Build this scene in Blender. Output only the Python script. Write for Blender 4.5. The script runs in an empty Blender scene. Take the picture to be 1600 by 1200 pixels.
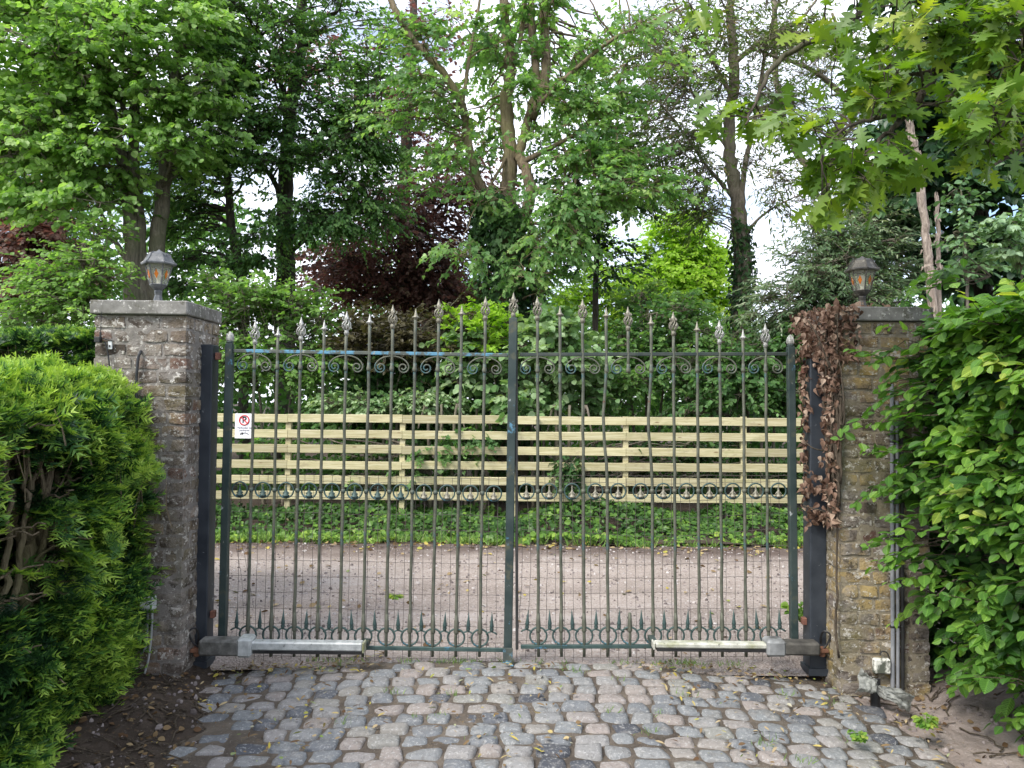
import bpy, math, random
import numpy as np
from mathutils import Vector, Matrix, noise as mnoise
R = math.radians
rng = np.random.default_rng(7)
random.seed(7)
scene = bpy.context.scene
col = scene.collection

# ------------------------------------------------------------------ camera
F, EYE = 1200.0, 1.6                       # focal length in pixels of the 1600 px wide photograph
CAM = Matrix.Translation((0, 0, EYE)) @ Matrix.Rotation(R(90) + math.atan(30 / F), 4, 'X') @ Matrix.Rotation(R(0.6), 4, 'Z')
cd = bpy.data.cameras.new('camera')
cam = bpy.data.objects.new('camera', cd)
cam.matrix_world = CAM
cd.sensor_width = 36
cd.lens = F / 1600 * 36
cd.clip_end = 2000
cd.clip_start = 0.05
col.objects.link(cam)
scene.camera = cam
CR = CAM.to_3x3()

def P(x, y, Y):
    """the point at distance Y in front of the camera's plane that the survey pixel x, y belongs to"""
    d = CR @ Vector(((x - 800) / F, -(y - 600) / F, -1))
    return Vector((0, 0, EYE)) + d * (Y / d.y)

def G(x, y, z=0.0):
    d = CR @ Vector(((x - 800) / F, -(y - 600) / F, -1))
    return Vector((0, 0, EYE)) + d * ((z - EYE) / d.z)

# ------------------------------------------------------------------ objects
def tag(o, label=None, cat=None, group=None, kind=None):
    if label: o['label'] = label
    if cat: o['category'] = cat
    if group: o['group'] = group
    if kind: o['kind'] = kind
    return o

def empty(name, loc, label=None, cat=None, group=None):
    o = bpy.data.objects.new(name, None)
    o.empty_display_size = 0.1
    o.location = loc
    col.objects.link(o)
    return tag(o, label, cat, group)

def link(name, me, parent=None, loc=None):
    o = bpy.data.objects.new(name, me)
    col.objects.link(o)
    if parent is not None:
        o.parent = parent
        if loc is None:                     # mesh given in world space: bring it into the parent's frame
            o.matrix_parent_inverse = PINV[parent.name] if parent.name in PINV else (Matrix.Translation(-Vector(parent.location)))
        else:
            o.location = loc
    elif loc is not None:
        o.location = loc
    return o
PINV = {}

class Geo:
    """collects triangles and quads with a per-vertex tint and uv, builds ONE mesh object"""
    def __init__(s):
        s.v, s.t, s.q, s.a, s.u, s.n = [], [], [], [], [], 0
    def add(s, v, tris=None, quads=None, tint=0.5, uv=None):
        v = np.asarray(v, dtype=np.float32).reshape(-1, 3)
        if tris is not None and len(tris): s.t.append(np.asarray(tris, dtype=np.int32).reshape(-1, 3) + s.n)
        if quads is not None and len(quads): s.q.append(np.asarray(quads, dtype=np.int32).reshape(-1, 4) + s.n)
        s.v.append(v)
        s.a.append(np.broadcast_to(np.asarray(tint, dtype=np.float32), (len(v),)))
        s.u.append(np.zeros((len(v), 2), np.float32) if uv is None else np.asarray(uv, dtype=np.float32).reshape(-1, 2))
        s.n += len(v)
        return s
    def mesh(s, name, mat, smooth=False, uv=False):
        me = bpy.data.meshes.new(name)
        v = np.concatenate(s.v)
        t = np.concatenate(s.t) if s.t else np.zeros((0, 3), np.int32)
        q = np.concatenate(s.q) if s.q else np.zeros((0, 4), np.int32)
        me.vertices.add(len(v)); me.vertices.foreach_set('co', v.ravel())
        loops = np.concatenate([t.ravel(), q.ravel()]).astype(np.int32)
        me.loops.add(len(loops)); me.loops.foreach_set('vertex_index', loops)
        st = np.concatenate([np.arange(len(t)) * 3, len(t) * 3 + np.arange(len(q)) * 4]).astype(np.int32)
        me.polygons.add(len(st)); me.polygons.foreach_set('loop_start', st)
        me.polygons.foreach_set('use_smooth', np.full(len(st), smooth, dtype=bool))
        me.update(calc_edges=True)
        at = me.attributes.new('tint', 'FLOAT', 'POINT')
        at.data.foreach_set('value', np.concatenate(s.a).astype(np.float32))
        if uv:
            ul = me.uv_layers.new(name='UVMap')
            ul.data.foreach_set('uv', np.concatenate(s.u)[loops].ravel())
        if mat is not None: me.materials.append(mat)
        return me
    def build(s, name, mat, parent=None, smooth=False, uv=False, loc=None):
        return link(name, s.mesh(name, mat, smooth, uv), parent, loc)

BOXQ = np.array([[0, 2, 3, 1], [4, 5, 7, 6], [0, 1, 5, 4], [2, 6, 7, 3], [0, 4, 6, 2], [1, 3, 7, 5]])
def box(g, x0, x1, y0, y1, z0, z1, tint=0.5, M=None, bevel=0.0):
    if bevel <= 0:
        v = np.array([[x, y, z] for z in (z0, z1) for y in (y0, y1) for x in (x0, x1)], np.float32)
        q = BOXQ; t = None
    else:
        b = min(bevel, (x1 - x0) * .45, (y1 - y0) * .45, (z1 - z0) * .45)
        c = np.array([(x0 + x1) / 2, (y0 + y1) / 2, (z0 + z1) / 2]); h = np.array([x1 - x0, y1 - y0, z1 - z0]) / 2
        idx, v = {}, []
        for sx in (-1, 1):
            for sy in (-1, 1):
                for sz in (-1, 1):
                    for ax in range(3):
                        s_ = np.array([sx, sy, sz], float); e = h - b; e[ax] = h[ax]
                        idx[(sx, sy, sz, ax)] = len(v); v.append(c + s_ * e)
        q, t = [], []
        I = lambda s_, ax: idx[(s_[0], s_[1], s_[2], ax)]
        for ax in range(3):
            o1, o2 = (ax + 1) % 3, (ax + 2) % 3
            for s_ in (-1, 1):
                ring = []
                for a_, b_ in ((-1, -1), (1, -1), (1, 1), (-1, 1)):
                    k = [0, 0, 0]; k[ax] = s_; k[o1] = a_; k[o2] = b_; ring.append(I(k, ax))
                q.append(ring if s_ > 0 else ring[::-1])
            for a_ in (-1, 1):
                for b_ in (-1, 1):
                    k0 = [0, 0, 0]; k0[o1] = a_; k0[o2] = b_; k1 = list(k0); k0[ax] = -1; k1[ax] = 1
                    r_ = [I(k0, o1), I(k1, o1), I(k1, o2), I(k0, o2)]
                    q.append(r_ if a_ * b_ < 0 else r_[::-1])
        for sx in (-1, 1):
            for sy in (-1, 1):
                for sz in (-1, 1):
                    r_ = [I((sx, sy, sz), 0), I((sx, sy, sz), 1), I((sx, sy, sz), 2)]
                    t.append(r_ if sx * sy * sz > 0 else r_[::-1])
        v = np.array(v, np.float32)
    if M is not None:
        m = np.array(M); v = v @ m[:3, :3].T + m[:3, 3]
    g.add(v, tris=t, quads=q, tint=tint)

def tube(g, pts, rad, n=8, tint=0.5, cap=True, rough=0.0, closed=False):
    pts = np.asarray([tuple(p) for p in pts], float); m = len(pts)
    rad = np.broadcast_to(np.asarray(rad, float), (m,))
    tan = np.gradient(pts, axis=0) if not closed else np.roll(pts, -1, 0) - np.roll(pts, 1, 0)
    tan /= np.linalg.norm(tan, axis=1)[:, None] + 1e-12
    ref = np.array([0, 0, 1.0]) if abs(tan[0][2]) < .9 else np.array([1.0, 0, 0])
    V = np.zeros((m, n, 3)); ang = np.arange(n) / n * 2 * math.pi
    u = np.cross(tan[0], ref)
    for i in range(m):
        u = u - tan[i] * u.dot(tan[i]); u /= np.linalg.norm(u) + 1e-12
        w = np.cross(tan[i], u)
        rr = rad[i] * (1 + rough * rng.uniform(-1, 1, n)) if rough else rad[i] * np.ones(n)
        V[i] = pts[i] + (np.cos(ang) * rr)[:, None] * u + (np.sin(ang) * rr)[:, None] * w
    q = []
    mm = m if closed else m - 1
    i, j = np.meshgrid(np.arange(mm), np.arange(n), indexing='ij'); i = i.ravel(); j = j.ravel(); k = (j + 1) % n; i2 = (i + 1) % m
    q = np.stack([i * n + j, i * n + k, i2 * n + k, i2 * n + j], 1)
    v = V.reshape(-1, 3); t = None
    if cap and not closed:
        v = np.vstack([v, pts[:1], pts[-1:]]); a, b = m * n, m * n + 1
        jj = np.arange(n); kk = (jj + 1) % n
        t = np.vstack([np.stack([np.full(n, a), kk, jj], 1), np.stack([np.full(n, b), (m - 1) * n + jj, (m - 1) * n + kk], 1)])
    g.add(v, tris=t, quads=q, tint=tint)

def lathe(g, prof, n=12, c=(0, 0, 0), tint=0.5, rot=0.0):
    """prof: (radius, z) from bottom to top; closed at both ends"""
    prof = [(max(r, 1e-4), z) for r, z in prof]; m = len(prof)
    ang = np.arange(n) / n * 2 * math.pi + rot
    V = np.array([[[r * math.cos(a) + c[0], r * math.sin(a) + c[1], z + c[2]] for a in ang] for r, z in prof]).reshape(-1, 3)
    i, j = np.meshgrid(np.arange(m - 1), np.arange(n), indexing='ij'); i = i.ravel(); j = j.ravel(); k = (j + 1) % n
    q = np.stack([i * n + j, i * n + k, (i + 1) * n + k, (i + 1) * n + j], 1)
    V = np.vstack([V, [[c[0], c[1], prof[0][1] + c[2]]], [[c[0], c[1], prof[-1][1] + c[2]]]])
    jj = np.arange(n); kk = (jj + 1) % n
    t = np.vstack([np.stack([np.full(n, m * n), kk, jj], 1), np.stack([np.full(n, m * n + 1), (m - 1) * n + jj, (m - 1) * n + kk], 1)])
    g.add(V, tris=t, quads=q, tint=tint)

def smooth_path(pts, k=6):
    p = [np.array(tuple(a), float) for a in pts]
    if len(p) < 3:
        return np.array([p[0] + (p[-1] - p[0]) * i / k for i in range(k + 1)])
    out = []
    ext = [2 * p[0] - p[1]] + p + [2 * p[-1] - p[-2]]
    for i in range(1, len(ext) - 2):
        a, b, c, d = ext[i - 1:i + 3]
        for j in range(k):
            t = j / k
            out.append(.5 * (2 * b + (c - a) * t + (2 * a - 5 * b + 4 * c - d) * t * t + (3 * b - a - 3 * c + d) * t ** 3))
    out.append(p[-1])
    return np.array(out)

# ------------------------------------------------------------------ materials
def lin(r, g, b):
    f = lambda c: (c / 255 / 12.92) if c / 255 <= .04045 else ((c / 255 + .055) / 1.055) ** 2.4
    return (f(r), f(g), f(b), 1)

class NT:
    def __init__(s, name):
        s.m = bpy.data.materials.new(name); s.m.use_nodes = True
        s.t = s.m.node_tree; s.t.nodes.clear()
        s.out = s.N('ShaderNodeOutputMaterial')
    def N(s, typ, **kw):
        n = s.t.nodes.new(typ)
        for k, v in kw.items():
            setattr(n, k, v)
        return n
    def L(s, a, b): s.t.links.new(a, b)
    def val(s, sock, v):
        if hasattr(v, 'is_output') or isinstance(v, bpy.types.NodeSocket): s.L(v, sock)
        else:
            if isinstance(v, (tuple, list)) and len(v) == 3 and sock.type == 'RGBA': v = (*v, 1)
            sock.default_value = v
    def coord(s, kind='Object'):
        return s.N('ShaderNodeTexCoord').outputs[kind]
    def mapping(s, vec, scale):
        n = s.N('ShaderNodeMapping'); s.L(vec, n.inputs['Vector']); n.inputs['Scale'].default_value = scale
        return n.outputs[0]
    def noise(s, vec, scale, detail=6, rough=.6, dist=0.0):
        n = s.N('ShaderNodeTexNoise'); s.L(vec, n.inputs['Vector'])
        n.inputs['Scale'].default_value = scale; n.inputs['Detail'].default_value = detail
        n.inputs['Roughness'].default_value = rough; n.inputs['Distortion'].default_value = dist
        return n.outputs['Fac']
    def voro(s, vec, scale, feature='F1', out='Distance'):
        n = s.N('ShaderNodeTexVoronoi', feature=feature); s.L(vec, n.inputs['Vector']); n.inputs['Scale'].default_value = scale
        return n.outputs[out]
    def ramp(s, fac, stops, interp='LINEAR'):
        n = s.N('ShaderNodeValToRGB'); s.L(fac, n.inputs[0]); e = n.color_ramp.elements; n.color_ramp.interpolation = interp
        while len(e) < len(stops): e.new(.5)
        for k, (p, c) in enumerate(stops):
            e[k].position = p; e[k].color = tuple(c) if len(c) == 4 else (*c, 1)
        return n.outputs[0]
    def mix(s, fac, a, b, mode='MIX'):
        n = s.N('ShaderNodeMix', data_type='RGBA', blend_type=mode)
        s.val(n.inputs[0], fac); s.val(n.inputs[6], a); s.val(n.inputs[7], b)
        return n.outputs[2]
    def math(s, op, a, b=0.0, clamp=False):
        n = s.N('ShaderNodeMath', operation=op, use_clamp=clamp); s.val(n.inputs[0], a); s.val(n.inputs[1], b)
        return n.outputs[0]
    def step(s, fac, lo, hi):
        n = s.N('ShaderNodeMapRange'); n.clamp = True; s.L(fac, n.inputs[0])
        n.inputs[1].default_value = lo; n.inputs[2].default_value = hi
        return n.outputs[0]
    def attr(s, name):
        n = s.N('ShaderNodeAttribute'); n.attribute_name = name
        return n.outputs['Fac']
    def bump(s, h, strength=.4, dist=.01, normal=None):
        n = s.N('ShaderNodeBump'); s.L(h, n.inputs['Height']); n.inputs['Strength'].default_value = strength; n.inputs['Distance'].default_value = dist
        if normal is not None: s.L(normal, n.inputs['Normal'])
        return n.outputs[0]
    def bsdf(s, color, rough=.7, metal=0.0, normal=None, spec=.4):
        n = s.N('ShaderNodeBsdfPrincipled')
        s.val(n.inputs['Base Color'], color); s.val(n.inputs['Roughness'], rough); s.val(n.inputs['Metallic'], metal)
        n.inputs['Specular IOR Level'].default_value = spec
        if normal is not None: s.L(normal, n.inputs['Normal'])
        return n
    def done(s, sh):
        s.L(sh.outputs[0] if hasattr(sh, 'outputs') else sh, s.out.inputs[0]); return s.m

def leaf_mat(name, stops, trans=.35, rough=.5, spec=.35, vein=False, tboost=(1.25, 1.35, .55), back=1.0, adj=(1.5, 1.36, 1.55)):
    n = NT(name)
    stops = [(p, tuple(a * b for a, b in zip(c, adj))) for p, c in stops]
    c = n.ramp(n.attr('tint'), stops)
    nz = n.noise(n.coord(), 9.0, 2)
    c = n.mix(n.math('MULTIPLY', nz, .5), c, n.mix(1.0, c, (.62, .66, .6, 1), 'MULTIPLY'))
    nor = None
    if vein:
        uv = n.N('ShaderNodeUVMap').outputs[0]
        sx = n.N('ShaderNodeSeparateXYZ'); n.L(uv, sx.inputs[0])
        av = n.math('ABSOLUTE', sx.outputs[1])
        ph = n.math('SINE', n.math('MULTIPLY', n.math('SUBTRACT', sx.outputs[0], n.math('MULTIPLY', av, .7)), 52.0))
        mid = n.step(av, .0, .05)
        c = n.mix(n.math('MULTIPLY', n.step(ph, .55, 1.0), .35), c, n.mix(1.0, c, (1.5, 1.45, 1.3, 1), 'MULTIPLY'))
        c = n.mix(mid, n.mix(1.0, c, (1.6, 1.5, 1.4, 1), 'MULTIPLY'), c)
        nor = n.bump(ph, .5, .004)
    geo = n.N('ShaderNodeNewGeometry')
    if back != 1.0:
        c = n.mix(geo.outputs['Backfacing'], c, n.mix(1.0, c, (back, back, back * 1.1, 1), 'MULTIPLY'))
    b = n.bsdf(c, rough, 0, nor, spec)
    tr = n.N('ShaderNodeBsdfTranslucent'); n.L(n.mix(1.0, c, (*tboost, 1), 'MULTIPLY'), tr.inputs[0])
    mx = n.N('ShaderNodeMixShader'); mx.inputs[0].default_value = trans
    n.L(b.outputs[0], mx.inputs[1]); n.L(tr.outputs[0], mx.inputs[2])
    return n.done(mx)

def bark_mat(name, dark, light, moss=None, mossamt=.5, scale=1.0):
    n = NT(name); v = n.coord()
    st = n.noise(n.mapping(v, (9 * scale, 9 * scale, 1.6 * scale)), 3.0, 8, .65, .6)
    c = n.ramp(st, [(.32, dark), (.68, light)])
    if moss is not None:
        c = n.mix(n.math('MULTIPLY', n.step(n.noise(v, 1.3, 5), .45, .62), mossamt), c, moss)
    c = n.mix(n.math('MULTIPLY', n.step(n.noise(v, 5.5, 4), .58, .7), .35), c, (*[min(1, x * 1.5) for x in light[:3]], 1))
    return n.done(n.bsdf(c, .9, 0, n.bump(st, .9, .03), .15))

def plain_mat(name, a, b, scale=8, rough=.6, metal=0.0, bump=.2, spots=(), spec=.4, detail=6):
    """two mottled colours plus patches: spots = (noise scale, low, high, colour)"""
    n = NT(name); v = n.coord()
    nz = n.noise(v, scale, detail)
    c = n.ramp(nz, [(.35, a), (.65, b)])
    for k, (sc, lo, hi, cc) in enumerate(spots):
        c = n.mix(n.step(n.noise(n.mapping(v, (1 + k * .13, 1.07, .93)), sc, 6, .65), lo, hi), c, cc)
    return n.done(n.bsdf(c, n.math('ADD', n.math('MULTIPLY', nz, .25), rough - .12), metal, n.bump(nz, bump, .01), spec))
# ------------------------------------------------------------------ leaves
def nrm(a): return a / (np.linalg.norm(a, axis=-1, keepdims=True) + 1e-9)

def outline_leaf(half, fold=.12, droop=.18, tint=None):
    """half: (x, halfwidth) from base to tip; a leaf folded along its midrib, two triangles rows a side"""
    xs = np.array([h[0] for h in half]); ws = np.array([h[1] for h in half]); m = len(xs)
    mid = np.stack([xs, 0 * xs, -droop * xs ** 2], 1)
    l = np.stack([xs, ws, -droop * xs ** 2 + fold * ws * 1.6], 1); r = l * [1, -1, 1]
    v = np.vstack([mid, l, r]); t = []
    for i in range(m - 1):
        for o, fl in ((m, 0), (2 * m, 1)):
            a, b, c, d = i, i + 1, o + i + 1, o + i
            for tri in ((a, b, c), (a, c, d)):
                t.append(tri if not fl else tri[::-1])
    uv = np.stack([v[:, 0], v[:, 1]], 1)
    v2 = v[t]; ar = np.linalg.norm(np.cross(v2[:, 1] - v2[:, 0], v2[:, 2] - v2[:, 0]), axis=1)
    t = np.array(t)[ar > 1e-6]
    return dict(v=v, t=t, uv=uv, a=np.zeros(len(v)))

T_FAR = dict(v=np.array([[0, 0, 0], [.5, .3, .07], [1, 0, -.12], [.5, -.3, .07]], float), t=np.array([[0, 2, 1], [0, 3, 2]]), uv=np.zeros((4, 2)), a=np.zeros(4))
T_OVATE = outline_leaf([(0, 0), (.22, .26), (.5, .33), (.78, .2), (1, 0)])
T_NARROW = outline_leaf([(0, 0), (.3, .13), (.65, .12), (1, 0)])
T_ROUND = outline_leaf([(0, 0), (.2, .34), (.55, .42), (.85, .22), (1, 0)])
T_BEECH = outline_leaf([(0, 0), (.08, .1), (.2, .25), (.38, .33), (.56, .325), (.74, .24), (.88, .12), (1, 0)], .1, .16)
def star_leaf(pts, droop=.2, fold=.08):
    v = [(0.0, 0, 0)] + [(x, y, -droop * x * x + fold * abs(y)) for x, y in pts]
    n = len(pts); t = [(0, i, i + 1) for i in range(1, n)]
    v = np.array(v)
    return dict(v=v, t=np.array(t), uv=v[:, :2].copy(), a=np.zeros(len(v)))
_m = [(.02, .04), (-.02, .3), (.14, .28), (.2, .52), (.34, .34), (.42, .46), (.52, .26), (.56, .16), (.72, .2), (1.0, 0)]
T_MAPLE = star_leaf([(x, -y) for x, y in _m] + [(x, y) for x, y in _m[-2::-1]])
def oak_leaf():
    """a red oak leaf: pointed lobes either side of a midrib strip"""
    xs = [0, .16, .2, .3, .36, .47, .44, .52, .6, .72, .64, .74, .8, .9, .86, 1.0]
    ws = [.02, .05, .17, .24, .07, .36, .2, .1, .3, .38, .16, .08, .2, .17, .06, 0]
    mid = [0, .16, .19, .24, .36, .4, .43, .52, .58, .6, .62, .74, .78, .82, .86, 1.0]
    m = len(xs); d = lambda x, w: -.22 * x * x + .12 * w
    v = [(x, 0, d(x, 0)) for x in mid] + [(x, w, d(x, w)) for x, w in zip(xs, ws)] + [(x, -w, d(x, w)) for x, w in zip(xs, ws)]
    t = []
    for i in range(m - 1):
        t += [(i, i + 1, m + i + 1), (i, m + i + 1, m + i), (i, 2 * m + i + 1, i + 1), (i, 2 * m + i, 2 * m + i + 1)]
    v = np.array(v)
    return dict(v=v, t=np.array(t), uv=v[:, :2].copy(), a=np.zeros(len(v)))
T_OAK = oak_leaf()
_i = [(.0, .25), (-.12, .42), (.18, .44), (.42, .5), (.48, .26), (1.0, 0)]
T_IVY = star_leaf([(x, -y) for x, y in _i] + [(x, y) for x, y in _i[-2::-1]], .12, .1)

def yew_spray(seed, forks=4, dead=False):
    r = np.random.default_rng(seed); V, T, A = [], [], []
    def shoot(o, ang, ln, tipb):
        ca, sa = math.cos(ang), math.sin(ang); n = max(5, int(ln * 15))
        for i in range(n):
            t = (i + .6) / n; b = np.array([o[0] + ca * ln * t, o[1] + sa * ln * t, o[2] - .25 * (ln * t) ** 2])
            for s in (-1, 1):
                na = ang + s * (1.15 - .5 * t) + r.normal(0, .12); L = .21 * (1 - .45 * max(0, t - .55) / .45) * r.uniform(.8, 1.1)
                d = np.array([math.cos(na), math.sin(na), r.normal(.1, .2)]); p = np.array([-d[1], d[0], .3 * r.normal()]) * .026
                k = len(V); V.extend([b - p, b + d * L + p * .3, b + p]); T.append((k, k + 1, k + 2))
                tt = tipb * max(0, t - .35) ; A.extend([tt, tt + .06, tt])
        k = len(V); e = np.array([o[0] + ca * ln, o[1] + sa * ln, o[2] - .25 * ln * ln]); p = np.array([-sa, ca, 0]) * .012
        V.extend([np.array(o) - p, e, np.array(o) + p]); T.append((k, k + 1, k + 2)); A.extend([-.1, 0, -.1])
    shoot((0, 0, 0), 0, 1.0, .75)
    for f in range(forks):
        t = .2 + .55 * f / max(1, forks - 1) + r.uniform(-.04, .04)
        shoot((t, 0, -.25 * t * t), (1 if f % 2 else -1) * r.uniform(.6, .95), r.uniform(.35, .6) * (1.1 - t * .5), .85)
    V = np.array(V)
    return dict(v=V, t=np.array(T), uv=V[:, :2].copy(), a=np.array(A))

def place(g, T, pos, xd, nd, size, tint):
    """instance a leaf template at every pos with its axis along xd and its face towards nd"""
    pos = np.asarray(pos, float); m = len(pos)
    if m == 0: return
    x = nrm(np.asarray(xd, float)); y = nrm(np.cross(nd, x)); z = np.cross(x, y)
    s = np.broadcast_to(np.asarray(size, float), (m,))[:, None, None]
    v = T['v']; k = len(v)
    W = pos[:, None, :] + s * (v[None, :, 0:1] * x[:, None, :] + v[None, :, 1:2] * y[:, None, :] + v[None, :, 2:3] * z[:, None, :])
    t = (T['t'][None] + (np.arange(m) * k)[:, None, None]).reshape(-1, 3)
    a = np.clip(np.broadcast_to(np.asarray(tint, float), (m,))[:, None] + T['a'][None], 0, 1).ravel()
    g.add(W.reshape(-1, 3), tris=t, tint=a, uv=np.tile(T['uv'], (m, 1)))

def thin_twigs(g, A, B, C, r0, r1, tint=.5):
    """three-sided twigs through the points A, B, C"""
    m = len(A)
    if m == 0: return
    d = nrm(C - A); u = nrm(np.cross(d, np.tile([0.3, .2, 1.0], (m, 1)))); w = np.cross(d, u)
    ang = np.arange(3) * 2 * math.pi / 3
    V = []
    for p, r in ((A, r0), (B, (r0 + r1) / 2), (C, r1)):
        r = np.broadcast_to(np.asarray(r, float), (m,))[:, None, None]
        V.append(p[:, None, :] + r * (np.cos(ang)[None, :, None] * u[:, None, :] + np.sin(ang)[None, :, None] * w[:, None, :]))
    V = np.stack(V, 1).reshape(m, 9, 3)
    q = np.array([[k * 3 + j, k * 3 + (j + 1) % 3, k * 3 + 3 + (j + 1) % 3, k * 3 + 3 + j] for k in range(2) for j in range(3)])
    g.add(V.reshape(-1, 3), quads=(q[None] + (np.arange(m) * 9)[:, None, None]).reshape(-1, 4), tint=tint)

def sprays(g, tw, T, Pp, D, L, n, size, tint, droop=.3, ang=55, jit=.5, hang=.15, twr=.004, upv=None, tj=.1):
    """flat sprays: n leaves set alternately along a drooping twig"""
    m = len(Pp)
    if m == 0: return
    L = np.broadcast_to(np.asarray(L, float), (m,)); D = nrm(D)
    up = np.tile([0, 0, 1.0], (m, 1)) if upv is None else upv
    t = (np.arange(n) + .7) / n
    z = np.array([0, 0, -1.0])
    at = lambda tt: Pp[:, None, :] + D[:, None, :] * (L[:, None] * tt)[:, :, None] + z * (droop * L[:, None] * tt ** 2)[:, :, None]
    pos = at(t[None, :]) + rng.normal(0, .02, (m, n, 3)) * L[:, None, None]
    tan = D[:, None, :] + z * (2 * droop * t)[None, :, None]
    side = nrm(np.cross(D, up))[:, None, :]
    s = np.where(np.arange(n) % 2, 1.0, -1.0)[None, :, None] * np.where(rng.random((m, 1, 1)) < .5, 1, -1)
    a = R(ang) * (1 - .55 * t)[None, :, None]
    ld = tan * np.cos(a) + side * s * np.sin(a) + rng.normal(0, .28, (m, n, 3)) + z * hang
    nd = up[:, None, :] + rng.normal(0, jit, (m, n, 3))
    sz = rng.uniform(size[0], size[1], (m, n)) * (.75 + .5 * np.sin(np.pi * np.clip(t + .1, 0, 1)))[None, :]
    ti = np.clip(np.asarray(tint).reshape(-1, 1) + rng.normal(0, tj, (m, n)) + .12 * (t[None, :] - .5), 0, 1)
    place(g, T, pos.reshape(-1, 3), ld.reshape(-1, 3), nd.reshape(-1, 3), sz.ravel(), ti.ravel())
    if tw is not None:
        thin_twigs(tw, Pp, at(np.full((1, 1), .5))[:, 0], at(np.full((1, 1), .95))[:, 0], twr, twr * .4)

def in_ball(m, power=.45):
    d = nrm(rng.normal(size=(m, 3)))
    return d * (rng.random((m, 1)) ** power)

def limb_paths(limbs, k=7, wig=.03):
    """limbs: (points in survey pixels and distance, or Vectors; start radius; end radius)"""
    out = []
    for pts, r0, r1 in limbs:
        w = [p if isinstance(p, Vector) else P(*p) for p in pts]
        s = smooth_path(w, k); n = len(s)
        s[1:-1] += rng.normal(0, 1, (n - 2, 3)) * wig * min(r0 * 3, .5)
        out.append((s, np.linspace(r0, r1, n)))
    return out

def clumps_of(blobs):
    """blobs: (x, y, distance, rx px, ry px, r distance m, number of clumps)"""
    C, rad = [], []
    for (x, y, Y, rx, ry, rY, n) in blobs:
        q = in_ball(n, .5)
        for a in q:
            C.append(P(x + a[0] * rx, y + a[2] * ry, Y + a[1] * rY))
    return np.array([tuple(c) for c in C])

def connect(g, C, paths, r0=.03, r1=.008, n=5, sag=.12, hi=.6):
    """a bough from the nearest limb to every clump"""
    S = np.concatenate([p for p, r in paths]); RR = np.concatenate([r for p, r in paths])
    ends = []
    for c in C:
        d = np.linalg.norm(S - c, axis=1) + hi * np.maximum(0, S[:, 2] - c[2] + .15) * 1.2
        k = int(np.argmin(d)); a = S[k]; ln = np.linalg.norm(c - a)
        mid = (a + c) / 2 + np.array([0, 0, sag * ln]) + rng.normal(0, .07, 3) * ln
        t = np.linspace(0, 1, 8)[:, None]
        pts = (1 - t) ** 2 * a + 2 * t * (1 - t) * mid + t * t * c
        pts[1:-1] += rng.normal(0, .015, (6, 3)) * ln
        tube(g, pts, np.linspace(min(r0 * (0.5 + .25 * ln), RR[k] * .75), r1, 8), n, rough=.1)
        ends.append(pts[-1] - pts[-3])
    return nrm(np.array(ends))

def make_plant(name, label, cat, base, limbs, blobs, T, lm, bm, size=(.07, .11), per=14, n=9, sL=(.35, .6), cr=.5, tint=.5, tvar=.13,
               droop=.3, jit=.6, hang=.15, flat=.55, group=None, trunk_n=10, r0=.03, wig=.03, trunk='trunk', crown='crown', hi=.6, twr=.004, rough=.06, tj=.1):
    """tree or shrub: limbs through the surveyed points, boughs to clumps, twigs, and sprays of single leaves"""
    o = empty(name, base, label, cat, group)
    paths = limb_paths(limbs, wig=wig)
    tg, cg, wg = Geo(), Geo(), Geo()
    for (s, r) in paths:
        tube(tg, s, r, trunk_n, rough=rough)
    C = clumps_of(blobs)
    ed = connect(tg, C, paths, r0, .006, 5, hi=hi)
    m = len(C)
    ctr = np.concatenate([p for p, r in paths]).mean(0)
    q = in_ball(m * per, .4).reshape(m, per, 3) * [1, 1, flat]
    pos = C[:, None, :] + q * cr * rng.uniform(.7, 1.3, (m, 1, 1))
    out = nrm(C - ctr) * [1, 1, .35]
    D = q * [1, 1, .5] + out[:, None, :] * .5 + ed[:, None, :] * .35 + rng.normal(0, .25, (m, per, 3)) * [1, 1, .5]
    ct = np.clip(tint + rng.normal(0, tvar, (m, 1)), 0, 1)
    ti = np.broadcast_to(ct, (m, per)) + rng.normal(0, .05, (m, per))
    Pp = pos.reshape(-1, 3); Dd = nrm(D.reshape(-1, 3)); L = rng.uniform(sL[0], sL[1], m * per)
    Pp = Pp - Dd * L[:, None] * .4
    sprays(cg, tg, T, Pp, Dd, L, n, size, ti.ravel(), droop, jit=jit, hang=hang, twr=twr, tj=tj)
    # twigs from each clump's middle to its sprays
    cc = np.repeat(C, per, 0); thin_twigs(tg, cc, (cc + Pp) / 2 + rng.normal(0, .03, Pp.shape), Pp, .007, twr)
    tg.build(trunk, bm, o, smooth=True)
    cr_o = cg.build(crown, lm, o)
    return o
# ------------------------------------------------------------------ noise for shaping meshes
def vnoise(p, seed=0):
    p = np.asarray(p, float); i = np.floor(p).astype(np.int64); f = p - i; f = f * f * (3 - 2 * f)
    def h(a):
        n = (a[..., 0] * 374761393 + a[..., 1] * 668265263 + a[..., 2] * 2147483647 + seed * 974711) & 0xffffffff
        n = ((n ^ (n >> 13)) * 1274126177) & 0xffffffff
        return ((n ^ (n >> 16)) & 0xffff) / 32767.5 - 1
    r = 0
    for dx in (0, 1):
        for dy in (0, 1):
            for dz in (0, 1):
                w = (f[..., 0] if dx else 1 - f[..., 0]) * (f[..., 1] if dy else 1 - f[..., 1]) * (f[..., 2] if dz else 1 - f[..., 2])
                r = r + w * h(i + np.array([dx, dy, dz]))
    return r
def fbm(p, seed=0, o=4):
    p = np.asarray(p, float); return sum(vnoise(p * 2 ** k, seed + k) * .5 ** k for k in range(o))

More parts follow.
